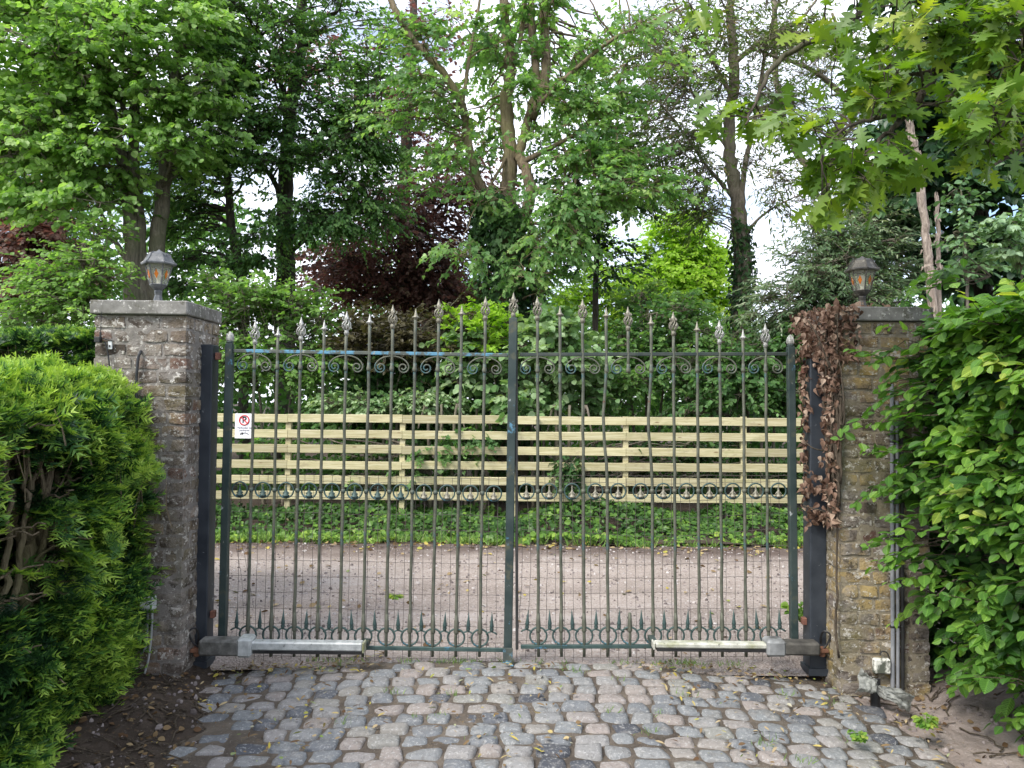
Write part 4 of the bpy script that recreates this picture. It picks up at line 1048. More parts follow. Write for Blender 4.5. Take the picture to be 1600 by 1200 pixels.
# the dark hedge behind the pillar
m = 2600; z2 = P(60, 519, 5.3).z
xx = rng.uniform(-6.5, PX0 + .02, m); zz = rng.uniform(.3, z2, m)
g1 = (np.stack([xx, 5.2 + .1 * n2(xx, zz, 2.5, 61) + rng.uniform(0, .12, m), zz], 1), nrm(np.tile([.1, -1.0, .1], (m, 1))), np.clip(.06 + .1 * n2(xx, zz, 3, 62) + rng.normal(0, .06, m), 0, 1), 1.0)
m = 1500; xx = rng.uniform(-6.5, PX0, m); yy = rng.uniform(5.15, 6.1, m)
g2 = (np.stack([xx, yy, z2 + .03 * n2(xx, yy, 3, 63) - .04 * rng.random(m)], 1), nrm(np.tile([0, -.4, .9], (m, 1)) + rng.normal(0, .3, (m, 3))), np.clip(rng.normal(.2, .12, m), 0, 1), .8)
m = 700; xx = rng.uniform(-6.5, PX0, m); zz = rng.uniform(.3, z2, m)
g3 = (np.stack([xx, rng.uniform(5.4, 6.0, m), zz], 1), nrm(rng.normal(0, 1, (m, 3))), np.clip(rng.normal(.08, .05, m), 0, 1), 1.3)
stems = [([(x, 5.6, -.05), (x + .05, 5.62, .8), (x, 5.6, z2 - .15)], .03, .01) for x in np.arange(-6.3, PX0 - .1, .45)]
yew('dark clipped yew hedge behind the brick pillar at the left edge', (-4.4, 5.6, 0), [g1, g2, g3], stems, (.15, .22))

# ------------------------------------------------------------------ beech-leaved hedge at the right
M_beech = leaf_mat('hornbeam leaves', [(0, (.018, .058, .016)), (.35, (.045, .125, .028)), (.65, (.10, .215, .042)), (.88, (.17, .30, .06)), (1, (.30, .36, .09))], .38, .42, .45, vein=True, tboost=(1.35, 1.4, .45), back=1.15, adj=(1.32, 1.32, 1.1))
M_twig = bark_mat('hedge twig bark', (.05, .04, .03), (.15, .12, .09), None, 0, 3)
o = empty('hornbeam_hedge', (2.6, 3.6, 0), 'leafy bright green hedge on the right beside the mossy pillar', 'hedge')
fg, wg, sg_ = Geo(), Geo(), Geo()
zt = lambda Y: 2.10 + .03 * np.sin(Y * 5) + .06 * sstep(4.3, 3.6, Y)
def hedge_face(m, y0, y1, dep, tint0, L, size, z0=.12):
    Y = rng.uniform(y0, y1, m); z = z0 + (zt(Y) - z0) * rng.random(m)
    lump = fbm(np.stack([Y * 0, Y * 2.6, z * 3.4], 1), 71, 3)
    xfc = 2.29 + .12 * (4.3 - Y) + .20 * sstep(.8, .1, z) + .25 * sstep(zt(Y) - .25, zt(Y) + .05, z) ** 2 - .1 * lump
    x = xfc + rng.random(m) ** 1.6 * dep
    k = lump > -.62
    k &= ~((z < .75) & (Y > 3.95) & (rng.random(m) < .82))
    x, Y, z, lump = x[k], Y[k], z[k], lump[k]; m = len(x)
    D = np.stack([-1 + rng.normal(0, .4, m), -.45 + rng.normal(0, .5, m), .12 + rng.normal(0, .22, m)], 1)
    Pp = np.stack([x, Y, z], 1) - nrm(D) * L[0] * .5
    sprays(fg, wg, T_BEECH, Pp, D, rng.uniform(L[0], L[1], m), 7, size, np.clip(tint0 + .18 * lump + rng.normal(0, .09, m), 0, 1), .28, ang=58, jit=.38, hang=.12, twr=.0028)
    a = Pp; b = a + np.stack([rng.uniform(.1, .3, m), rng.normal(0, .1, m), rng.uniform(-.15, .02, m)], 1)
    thin_twigs(wg, b, (a + b) / 2 + rng.normal(0, .015, a.shape), a, .006, .0028)
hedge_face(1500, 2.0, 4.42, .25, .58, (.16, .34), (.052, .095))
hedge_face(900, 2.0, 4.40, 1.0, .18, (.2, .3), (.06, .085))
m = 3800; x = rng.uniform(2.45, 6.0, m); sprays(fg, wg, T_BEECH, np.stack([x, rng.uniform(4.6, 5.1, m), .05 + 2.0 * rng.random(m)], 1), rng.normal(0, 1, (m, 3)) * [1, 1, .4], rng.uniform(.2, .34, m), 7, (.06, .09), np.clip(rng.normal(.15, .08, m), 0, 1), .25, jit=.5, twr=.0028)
# longer shoots reaching towards the drive, in front of the pillar
for (px, py, Y, k) in ((1345, 540, 4.25, 3), (1390, 565, 4.2, 3), (1336, 655, 4.25, 2), (1365, 690, 4.2, 3), (1372, 745, 4.2, 3), (1350, 770, 4.3, 2), (1365, 835, 4.2, 4), (1385, 860, 4.1, 3), (1400, 800, 4.1, 4), (1390, 640, 4.1, 4), (1372, 600, 4.2, 3), (1420, 690, 4.0, 4), (1430, 600, 4.0, 4), (1440, 760, 3.95, 4), (1400, 890, 4.1, 3), (1455, 930, 3.95, 3), (1470, 980, 3.9, 3), (1475, 1040, 3.8, 3), (1510, 1050, 3.7, 4), (1440, 440, 4.4, 3), (1470, 430, 4.2, 5), (1445, 490, 4.25, 3)):
    tip = np.array(tuple(P(px, py, Y))); root = tip + np.array([rng.uniform(.3, .45), rng.uniform(-.05, .15), rng.uniform(-.1, .08)])
    D = np.tile(tip - root, (k, 1)) * [[1, 1, 1]] + rng.normal(0, .08, (k, 3))
    Pp = np.tile(tip, (k, 1)) - D * .62 + rng.normal(0, .03, (k, 3))
    sprays(fg, wg, T_BEECH, Pp, D, rng.uniform(.22, .34, k), 7, (.05, .08), rng.uniform(.45, .7, k), .2, ang=58, jit=.4, hang=.1, twr=.0028)
    thin_twigs(wg, np.tile(root, (k, 1)), (Pp + root) / 2, Pp, .005, .0028)
# top growth
m = 330; Y = rng.uniform(2.0, 4.4, m); x = rng.uniform(2.25, 3.1, m); z = zt(Y) - .02 + .06 * n2(x, Y, 3, 75)
sprays(fg, wg, T_BEECH, np.stack([x, Y, z - .1], 1), np.stack([rng.normal(-.3, .5, m), rng.normal(-.2, .5, m), rng.uniform(.2, .7, m)], 1), rng.uniform(.2, .34, m), 7, (.055, .085), np.clip(rng.normal(.6, .12, m), 0, 1), .25, jit=.45, twr=.0028)
for k in range(13):
    x, y_ = 2.95 + rng.normal(0, .1), 2.1 + k * .18
    s = smooth_path([Vector((x, y_, -.05)), Vector((x + rng.normal(0, .05), y_, .6)), Vector((x + rng.normal(0, .08), y_ + rng.normal(0, .06), 1.3)), Vector((x + rng.normal(0, .1), y_ + rng.normal(0, .08), 1.95))], 6)
    tube(sg_, s, np.linspace(.028, .008, len(s)), 8, rough=.1)
fg.build('foliage', M_beech, o, uv=True); wg.build('twigs', M_twig, o); sg_.build('stem', M_twig, o, smooth=True)

# ------------------------------------------------------------------ red oak overhanging from the right
M_oak = leaf_mat('oak leaves', [(0, (.03, .085, .02)), (.4, (.06, .16, .03)), (.7, (.11, .23, .045)), (1, (.2, .32, .08))], .42, .42, .4, tboost=(1.5, 1.5, .4), vein=False, back=1.1, adj=(1.75, 1.3, .85))
M_oakb = bark_mat('oak bark', (.04, .033, .028), (.14, .115, .095), (.09, .1, .05, 1), .4)
o = empty('oak_tree', (4.1, 3.1, 0), 'oak with large lobed leaves on boughs hanging over the right hand pillar', 'tree')
tg, fg, wg = Geo(), Geo(), Geo()
tr = smooth_path([Vector((4.1, 3.1, -.1)), Vector((4.08, 3.12, 1.2)), Vector((4.12, 3.2, 2.6)), Vector((4.2, 3.25, 4.2)), Vector((4.2, 3.2, 6.0))], 6); tube(tg, tr, np.linspace(.2, .12, len(tr)), 14, rough=.05)
bough = [([Vector((4.1, 3.18, 2.3)), Vector((3.6, 3.5, 3.0)), P(1610, -25, 3.9), P(1587, 0, 3.9), P(1483, 90, 3.9), P(1420, 175, 3.85), P(1390, 205, 3.8), P(1330, 255, 3.75)], .045, .007),
         ([P(1483, 90, 3.9), P(1450, 112, 3.95), P(1370, 125, 4.0), P(1300, 150, 4.0)], .014, .005),
         ([P(1420, 175, 3.85), P(1370, 185, 3.7), P(1325, 198, 3.65), P(1285, 230, 3.6)], .013, .005),
         ([Vector((4.15, 3.2, 3.0)), Vector((3.2, 3.9, 3.7)), P(1520, -160, 4.3), P(1400, -40, 4.3), P(1340, 25, 4.2), P(1225, 88, 4.1), P(1185, 150, 4.0), P(1165, 195, 3.95)], .04, .005),
         ([Vector((4.15, 3.2, 3.1)), Vector((3.2, 3.6, 4.0)), P(1450, -260, 4.1), P(1300, -120, 4.1), P(1150, -40, 4.1), P(1060, -5, 4.1)], .04, .005),
         ([P(1587, 0, 3.9), P(1600, 60, 3.6), P(1590, 140, 3.4), P(1560, 210, 3.3)], .016, .005),
         ([Vector((4.1, 3.18, 2.1)), Vector((3.4, 3.4, 2.6)), P(1680, 120, 3.7), P(1600, 220, 3.6), P(1540, 270, 3.5)], .03, .005)]
paths = limb_paths(bough, 7, .004 / .03 * .3)
for s, r in paths: tube(tg, s, r, 8, rough=.08)
cl = [(1160, 175, 4.0, 45, 30, .25, 4), (1235, 195, 3.95, 40, 30, .25, 3), (1085, 5, 4.1, 40, 12, .2, 2), (1210, 130, 4.05, 30, 25, .2, 1), (1310, 60, 4.1, 60, 50, .3, 6), (1350, 130, 3.9, 70, 60, .3, 9), (1310, 205, 3.7, 60, 45, .3, 8), (1300, 270, 3.75, 55, 40, .3, 9),
      (1390, 250, 3.75, 60, 45, .3, 8), (1420, 140, 3.8, 60, 50, .3, 8), (1420, 40, 3.9, 70, 55, .3, 10), (1510, 50, 3.8, 75, 60, .3, 14), (1580, 60, 3.6, 60, 80, .3, 13), (1560, 170, 3.4, 60, 50, .3, 10), (1500, 180, 3.7, 60, 45, .3, 7), (1570, 240, 3.5, 45, 30, .2, 4),
      (1480, -40, 3.9, 140, 50, .4, 12), (1340, -40, 4.1, 120, 40, .4, 6), (1660, 80, 3.6, 60, 140, .4, 12), (1720, -60, 3.6, 120, 120, .5, 10)]
C = clumps_of(cl)
ed = connect(tg, C, paths, .012, .003, 5, .08, .1)
m = len(C); k = 6
Pp = np.repeat(C, k, 0) + rng.normal(0, .045, (m * k, 3))
D = np.repeat(ed, k, 0) * .6 + rng.normal(0, .75, (m * k, 3)) * [1, .8, .5] + np.array([-.15, 0, -.45])
place(fg, T_OAK, Pp, D, np.array([0, -.45, .75]) + rng.normal(0, .5, (m * k, 3)), rng.uniform(.11, .19, m * k), np.clip(np.repeat(rng.normal(.5, .16, m), k) + rng.normal(0, .1, m * k), 0, 1))
thin_twigs(wg, np.repeat(C, k, 0), (Pp + np.repeat(C, k, 0)) / 2, Pp, .003, .0018)
tg.build('trunk', M_oakb, o, smooth=True); fg.build('foliage', M_oak, o); wg.build('twigs', M_oakb, o)

# ------------------------------------------------------------------ withered ivy on the right pillar
M_dead = leaf_mat('withered ivy leaves', [(0, (.05, .028, .02)), (.35, (.16, .095, .068)), (.65, (.29, .185, .135)), (1, (.46, .35, .27))], .15, .7, .2, tboost=(1.2, .9, .7), adj=(1, 1, 1))
o = empty('withered_ivy', (QX0, 4.6, 0), 'withered brown ivy hanging over the corner of the mossy pillar', 'dead ivy')
fg, sg_ = Geo(), Geo()
T_DEAD = outline_leaf([(0, .05), (.15, .3), (.4, .36), (.7, .16), (1, 0)], .35, .5)
def dead(m, x, y_, z, nd, s=(.02, .052)):
    Pp = np.stack([x, y_, z], 1); d = np.array([0, 0, -1.0]) + rng.normal(0, .55, (m, 3)); place(fg, T_DEAD, Pp, d, nd + rng.normal(0, .9, (m, 3)), rng.uniform(s[0], s[1], m), np.clip(rng.normal(.5, .27, m), 0, 1))
m = 500; z = QH + .015 - rng.random(m) ** 1.1 * .5
dead(m, QX0 - .02 - .06 * rng.random(m) - .09 * rng.random(m) * np.exp(-((QH - .12 - z) / .16) ** 2), rng.uniform(4.42, 4.95, m), z, np.array([-1.0, -.5, .2]))
m = 260; z = QH + .0 - rng.random(m) ** 1.5 * .32; dead(m, QX0 - .06 + rng.random(m) ** 2.2 * .16, 4.44 + .04 * rng.random(m), z, np.array([-.1, -1.0, .2]))
m = 60; dead(m, QX0 + rng.uniform(-.08, .28, m), rng.uniform(4.47, 4.9, m), QH + .01 + .02 * rng.random(m), np.array([0, -.3, 1.0]))
m = 210; z = rng.uniform(.9, QH - .4, m); dead(m, QX0 - .02 - .05 * rng.random(m), rng.uniform(4.45, 4.62, m), z, np.array([-.8, -.8, .2]), (.028, .05))
m = 170; z = rng.uniform(1.0, QH - .1, m); dead(m, SR0 - .02 + rng.normal(0, .015, m), 4.72 + rng.uniform(-.02, .05, m), z, np.array([-.8, -.8, .2]), (.028, .045))
m = 90; dead(m, rng.uniform(SR0 - .04, QX0, m), 4.66 + rng.normal(0, .02, m), .95 + rng.choice([0, .17], m) + rng.normal(0, .03, m), np.array([-.3, -1., .2]), (.03, .05))
for k in range(26):
    x = QX0 - .012 + rng.normal(0, .006); y_ = rng.uniform(4.46, 4.62); z0 = rng.uniform(.85, 1.3) if k else .15
    s = smooth_path([Vector((x - .008, y_, z0)), Vector((x - .015, y_ + rng.normal(0, .03), z0 + .45)), Vector((x - .012, y_ + rng.normal(0, .04), 1.55)), Vector((x - .04, y_ + rng.normal(0, .05), QH - .05))], 6); s[1:-1] += rng.normal(0, .006, (len(s) - 2, 3)); tube(sg_, s, np.linspace(.008, .004, len(s)), 5, rough=.15)
for (a, b, c) in (((1284, 540), (1293, 565), (1300, 580)), ((1262, 500), (1280, 530), (1296, 575)), ((1255, 790), (1275, 796), (1290, 800)), ((1258, 690), (1270, 700), (1290, 705))):
    tube(sg_, smooth_path([P(*a, 4.45), P(*b, 4.42), P(*c, 4.44)], 5), .004, 5)
fg.build('leaves', M_dead, o); sg_.build('stem', M_twig, o, smooth=True)

# ------------------------------------------------------------------ ivy ground cover, weeds, litter
M_ivy = leaf_mat('ivy leaves', [(0, (.012, .04, .012)), (.4, (.032, .09, .022)), (.7, (.08, .18, .035)), (1, (.19, .31, .06))], .2, .42, .25, adj=(1.6, 1.36, 1.05))
g = Geo(); m = 19000
x = rng.uniform(-9, 9, m); t = rng.random(m); edge = 8.78 + .16 * n2(x, x * 0, .9, 81)
y_ = edge + t * 1.55; h = .03 + .17 * sstep(.1, .75, t) + .13 * n2(x, y_, 1.3, 82)
z = np.maximum(.01, h * (1 - .45 * rng.random(m) ** 2)) + .05 * t
d = np.stack([rng.normal(0, .8, m), rng.normal(-.6, .6, m), rng.normal(-.25, .3, m)], 1)
kk = rng.random(m) < .5 + .5 * n2(x, y_, .7, 84) + .3 * t
keep_ = (n2(x, y_, 2.4, 85) > -.45 - .5 * t)
kk_a, kk_b = kk & keep_, ~kk & keep_
ti = np.clip(.38 + .3 * sstep(.4, 0, t) + .22 * n2(x, y_, 1.4, 83) + rng.normal(0, .16, m), 0, 1)
for T, q, s in ((T_IVY, kk_a, (.04, .075)), (T_ROUND, kk_b, (.035, .085))):
    place(g, T, np.stack([x, y_, z], 1)[q], d[q], (np.array([0, -.6, .8]) + rng.normal(0, .4, (m, 3)))[q], rng.uniform(*s, q.sum()), ti[q])
tag(g.build('ivy_ground_cover', M_ivy), 'dark green ivy and weeds covering the bank under the wooden fence', 'ground cover', kind='stuff')

M_grass = leaf_mat('grass blades', [(0, (.05, .11, .02)), (.6, (.11, .21, .04)), (1, (.2, .3, .08))], .3, .5)
g = Geo(); n_t = 0
for k in range(150):
    if k < 95:
        cx = rng.uniform(-4.5, 4.5); cy = 8.72 + .16 * float(n2(np.array([cx]), np.array([0.]), .9, 81)[0]) + rng.uniform(-.05, .12); hh = .14; z0 = 0
    else:
        cx = rng.uniform(-1.4, 1.9); cy = rng.choice([rng.uniform(3.2, 4.8), 4.8]); hh = .045; z0 = -.01
    b = rng.integers(8, 20); pp = np.stack([cx + rng.normal(0, .03, b), cy + rng.normal(0, .02, b), np.full(b, z0)], 1)
    dd = np.stack([rng.normal(0, .5, b), rng.normal(0, .5, b), np.full(b, .9)], 1)
    place(g, outline_leaf([(0, .0), (.1, .05), (.5, .04), (1, 0)], .1, .3), pp, dd, rng.normal(0, 1, (b, 3)), rng.uniform(.5, 1.1, b) * hh, np.clip(rng.normal(.55, .2, b), 0, 1))
tag(g.build('grass_tufts', M_grass), 'small grass tufts along the road edge and between the setts', 'grass', kind='stuff')

M_lit = leaf_mat('fallen leaf litter', [(0, (.10, .055, .03)), (.3, (.22, .15, .08)), (.6, (.42, .33, .2)), (.8, (.45, .36, .07)), (.9, (.18, .26, .07)), (1, (.46, .43, .33))], .1, .8, .15, tboost=(1.2, 1.1, .7), adj=(1, 1, 1))
g = Geo(); m = 2400
x = rng.uniform(-1.9, 2.3, m); y_ = np.where(rng.random(m) < .35, rng.uniform(4.6, 5.05, m), rng.uniform(2.6, 4.9, m)); z = CAMB(x) + .016 + .012 * rng.random(m)
cl_ = n2(x, y_, 1.8, 91) > -.3
x, y_, z = x[cl_], y_[cl_], z[cl_]; m = len(x)
d = np.stack([rng.normal(0, 1, m), rng.normal(0, 1, m), rng.normal(.05, .15, m)], 1)
q = rng.random(m) < .7
for T, qq, s in ((T_NARROW, q, (.018, .055)), (T_BEECH, ~q, (.012, .038))):
    place(g, T, np.stack([x, y_, z], 1)[qq], d[qq], np.array([0, 0, 1.]) + rng.normal(0, .35, (qq.sum(), 3)), rng.uniform(*s, qq.sum()), rng.random(qq.sum()))
# heaps in the soil at the left, litter on the right verge and on the road
for (m, x0, x1, y0, y1, fn) in ((300, -2.1, -1.3, 2.9, 4.7, bank_l), (130, 1.9, 3.0, 2.8, 4.6, bank_r)):
    x = rng.uniform(x0, x1, m); y_ = rng.uniform(y0, y1, m); z = fn(x, y_) + .012
    place(g, T_BEECH, np.stack([x, y_, z], 1), np.stack([rng.normal(0, 1, m), rng.normal(0, 1, m), rng.normal(0, .2, m)], 1), np.array([0, 0, 1.]) + rng.normal(0, .5, (m, 3)), rng.uniform(.018, .045, m), rng.random(m) * .42)
m = 900; x = rng.uniform(-4.5, 4.5, m); t = rng.random(m); y_ = np.where(t < .6, 8.75 - np.abs(rng.normal(0, .25, m)), rng.uniform(4.95, 8.7, m)); z = .02 + .012 * n2(x, y_, 1.6, 3)
place(g, T_BEECH, np.stack([x, y_, z], 1), np.stack([rng.normal(0, 1, m), rng.normal(0, 1, m), rng.normal(0, .15, m)], 1), np.array([0, 0, 1.]) + rng.normal(0, .4, (m, 3)), rng.uniform(.025, .07, m), rng.random(m) * .9)
tag(g.build('fallen_leaves', M_lit), 'scattered fallen leaves and catkin litter on the setts and road', 'leaf litter', kind='stuff')
# twigs in the soil, stones on the road
g = Geo()
for k in range(170):
    lf = rng.random() < .6; x = rng.uniform(-2.05, -1.45) if lf else rng.uniform(1.9, 2.9); y_ = rng.uniform(3.0, 4.5); L = rng.uniform(.06, .28); a = rng.uniform(0, 6.28)
    p = [np.array([x + L * t * math.cos(a) + rng.normal(0, .008), y_ + L * t * math.sin(a) + rng.normal(0, .008), 0]) for t in np.linspace(0, 1, 5)]
    fn = bank_l if lf else bank_r
    for q in p: q[2] = float(fn(np.array([q[0]]), np.array([q[1]]))[0]) + .012
    tube(g, p, np.linspace(.005, .002, 5), 5, tint=rng.random())
tag(g.build('dead_twigs', M_twig), 'thin dead twigs lying on the soil beside the setts', 'twigs', kind='stuff')
def pebble(r):
    g_ = Geo(); v = np.array([[math.cos(a) * math.sin(b), math.sin(a) * math.sin(b), math.cos(b)] for b in (.01, .8, 1.6, 2.4, 3.13) for a in np.linspace(0, 2 * math.pi, 7)[:-1]])
    return v
pv = pebble(1); PQ = np.array([[i * 6 + j, (i + 1) * 6 + j, (i + 1) * 6 + (j + 1) % 6, i * 6 + (j + 1) % 6] for i in range(4) for j in range(6)])
g = Geo(); m = 9000
x = rng.uniform(-4.6, 4.6, m); y_ = 4.95 + 3.7 * rng.random(m) ** 1.2; s = .003 + .011 * rng.random(m) ** 2.5; z = .012 * n2(x, y_, 1.6, 3) + .007
m2 = 420; x2 = np.concatenate([rng.uniform(-2.1, -1.3, m2 // 2), rng.uniform(1.9, 3.0, m2 // 2)]); y2 = rng.uniform(2.9, 4.7, m2)
z2_ = np.concatenate([bank_l(x2[:m2 // 2], y2[:m2 // 2]), bank_r(x2[m2 // 2:], y2[m2 // 2:])]) + .002
x = np.concatenate([x, x2]); y_ = np.concatenate([y_, y2]); z = np.concatenate([z, z2_]); s = np.concatenate([s, rng.uniform(.004, .016, m2)]); m += m2
W = np.stack([x, y_, z], 1)[:, None, :] + s[:, None, None] * pv[None] * rng.uniform(.6, 1.3, (m, 1, 3)) * (1 + .15 * rng.normal(0, 1, (m, 30, 1)))
g.add(W.reshape(-1, 3), quads=(PQ[None] + (np.arange(m) * 30)[:, None, None]).reshape(-1, 4), tint=np.repeat(np.where(np.arange(m) < 9000, rng.random(m), rng.random(m) * .6), 30))
n_ = NT('pebble stone'); tag(g.build('loose_stones', n_.done(n_.bsdf(n_.ramp(n_.attr('tint'), [(0, (.11, .09, .085)), (.6, (.3, .26, .25)), (1, (.55, .52, .5))]), .85))), 'small loose stones on the gravel road and verges', 'stones', kind='stuff')
# a white stone and leafy weeds
def weed(loc, label, cat, n_st, hgt, T, size, tint, grp=None, mat=None):
    o = empty('weed_plant', loc, label, cat, grp); fg, sg_ = Geo(), Geo()
    for k in range(n_st):
        a = rng.uniform(0, 6.28); L = hgt * rng.uniform(.6, 1.1); b = np.array(tuple(loc)); e = b + [L * .6 * math.cos(a), L * .6 * math.sin(a), L]
        s = smooth_path([b, (b + e) / 2 + [0, 0, L * .15], e], 5); tube(sg_, s, np.linspace(.0035, .0015, len(s)), 5)
        sprays(fg, None, T, s[[3, 6]], (s[[5, 10]] - s[[3, 6]]) + [[.3 * math.cos(a), .3 * math.sin(a), .1]] * 2, .12 * hgt / .25, 6, size, np.array([tint, tint + .1]), .3, jit=.4)
    fg.build('leaves', mat or M_beech, o, uv=True); sg_.build('stem', M_grass, o)
weed(G(1440, 1050), 'dark leafy weed growing at the foot of the conduits on the mossy pillar', 'weed', 9, .2, T_BEECH, (.05, .08), .3)
weed(G(1447, 1138), 'small bright green weed in the soil below the wrapped duct', 'weed', 7, .07, T_ROUND, (.02, .032), .8)
weed(G(1340, 1158), 'small green weed between the setts at lower right', 'weed', 6, .05, T_ROUND, (.018, .028), .7)
weed(P(612, 938, 6.1) if False else G(618, 936), 'pale green weed sprig lying on the gravel road behind the blue-railed gate leaf', 'weed', 6, .05, T_NARROW, (.04, .07), .85)
weed(P(1250, 972, 5.2), 'green weed growing behind the stile beside the ivy-draped pillar', 'weed', 8, .14, T_ROUND, (.03, .05), .75)
# ------------------------------------------------------------------ trees and shrubs beyond the road
bk_grey = bark_mat('grey brown bark', (.085, .075, .06), (.27, .235, .185), (.15, .16, .085, 1), .5)
bk_dark = bark_mat('dark bark', (.035, .03, .025), (.115, .10, .082), (.05, .055, .03, 1), .4)
bk_warm = bark_mat('warm mossy bark', (.10, .075, .052), (.30, .235, .165), (.17, .18, .06, 1), .45)
bk_pale = bark_mat('pale ash bark', (.11, .092, .07), (.31, .265, .21), (.18, .18, .10, 1), .4)
lf_lime = leaf_mat('linden leaves', [(0, (.05, .11, .025)), (.4, (.12, .245, .05)), (.7, (.21, .36, .09)), (1, (.32, .46, .18))], .48, .45, .4, back=1.2)
lf_dark = leaf_mat('deep green leaves', [(0, (.032, .082, .028)), (.4, (.068, .165, .048)), (.7, (.12, .24, .07)), (1, (.18, .30, .09))], .55, .5, .28)
lf_copper = leaf_mat('copper beech leaves', [(0, (.075, .042, .044)), (.4, (.15, .085, .082)), (.75, (.21, .14, .125)), (1, (.27, .23, .16))], .5, .5, .3, tboost=(1.35, .85, .75), adj=(1.1, 1.1, 1.0))
lf_brown = leaf_mat('bronze leaves', [(0, (.025, .024, .012)), (.5, (.065, .055, .025)), (.8, (.10, .09, .04)), (1, (.09, .12, .04))], .3, .5, adj=(1, 1, 1))
lf_maple = leaf_mat('silver maple leaves', [(0, (.045, .11, .035)), (.4, (.09, .195, .055)), (.75, (.16, .29, .08)), (1, (.28, .4, .13))], .48, .45, .35, back=1.35)
lf_ever = leaf_mat('dark ivy leaves', [(0, (.012, .034, .011)), (.4, (.026, .07, .02)), (.75, (.055, .125, .03)), (1, (.11, .2, .05))], .25, .45, .22)
lf_ash = leaf_mat('young ash leaves', [(0, (.06, .10, .03)), (.45, (.11, .175, .05)), (.75, (.16, .205, .06)), (1, (.25, .18, .08))], .45, .5, .3, adj=(1.15, 1.2, 1))
lf_sun = leaf_mat('lime yellow leaves', [(0, (.12, .24, .02)), (.5, (.23, .41, .04)), (1, (.36, .52, .08))], .5, .5, .3)
lf_willow = leaf_mat('grey green leaves', [(0, (.03, .065, .028)), (.45, (.07, .13, .055)), (.8, (.14, .205, .10)), (1, (.27, .33, .2))], .3, .5, .35, back=1.3)
lf_chest = leaf_mat('horse chestnut leaves', [(0, (.008, .028, .012)), (.4, (.02, .06, .022)), (.75, (.045, .11, .035)), (1, (.09, .18, .05))], .3, .4, .45)
lf_pale = leaf_mat('pale young leaves', [(0, (.07, .14, .06)), (.5, (.16, .26, .12)), (1, (.36, .45, .29))], .35, .45, .35, adj=(1, 1.1, 1.1))
lf_lilac = leaf_mat('lilac leaves', [(0, (.03, .075, .025)), (.5, (.08, .17, .05)), (1, (.25, .36, .17))], .32, .42, .45, back=1.2)

gp = lambda px, Y: (P(px, 640, Y).x, Y, 0)
gv = lambda px, Y, z=-.15: Vector((P(px, 640, Y).x, Y, z))
def T(*p): return list(p)

# linden with several trunks above the left pillar
make_plant('linden_tree', 'tall bright green tree with several grey trunks behind the pillar beside the yew hedge', 'tree', gp(218, 13),
    [(T(gv(212, 13), (208, 560, 13), (206, 400, 13), (198, 280, 13), (168, 150, 13.1), (150, -60, 13.2), (140, -260, 13.3)), .17, .06),
     (T(gv(222, 13.1), (222, 480, 13.1), (216, 340, 13.1), (208, 235, 13), (214, 80, 13), (225, -120, 12.9), (230, -300, 12.8)), .13, .05),
     (T(gv(236, 13.2), (238, 480, 13.2), (252, 330, 13.2), (262, 200, 13.2), (285, 60, 13.3), (310, -150, 13.4)), .17, .06),
     (T((206, 420, 13), (185, 385, 12.9), (170, 370, 12.8)), .06, .03), (T((198, 280, 13), (130, 235, 12.6), (60, 235, 12.2), (-20, 250, 12)), .05, .015),
     (T((214, 200, 13), (150, 110, 12.4), (90, 90, 12)), .05, .015)],
    [(70, 70, 12.4, 170, 130, 1.4, 46), (40, 245, 12.2, 130, 75, 1.0, 26), (220, 60, 12.2, 130, 110, 1.2, 34), (270, 180, 12.4, 110, 90, 1.0, 22), (95, 315, 12.0, 85, 40, .5, 9), (30, 190, 12.5, 110, 90, 1, 16), (150, -90, 12.8, 260, 90, 1.6, 40), (-110, 130, 12.5, 120, 220, 1.5, 30), (130, 170, 12.8, 110, 80, 1, 18), (170, 290, 13, 60, 50, .6, 5), (30, 20, 13, 110, 60, 1, 12), (310, 40, 13.6, 60, 80, .8, 9), (330, 150, 13.8, 50, 60, .7, 6)],
    T_ROUND, lf_lime, bk_grey, (.075, .125), 12, 9, (.35, .6), .5, .5, .15, flat=.4, hang=.3, r0=.035)
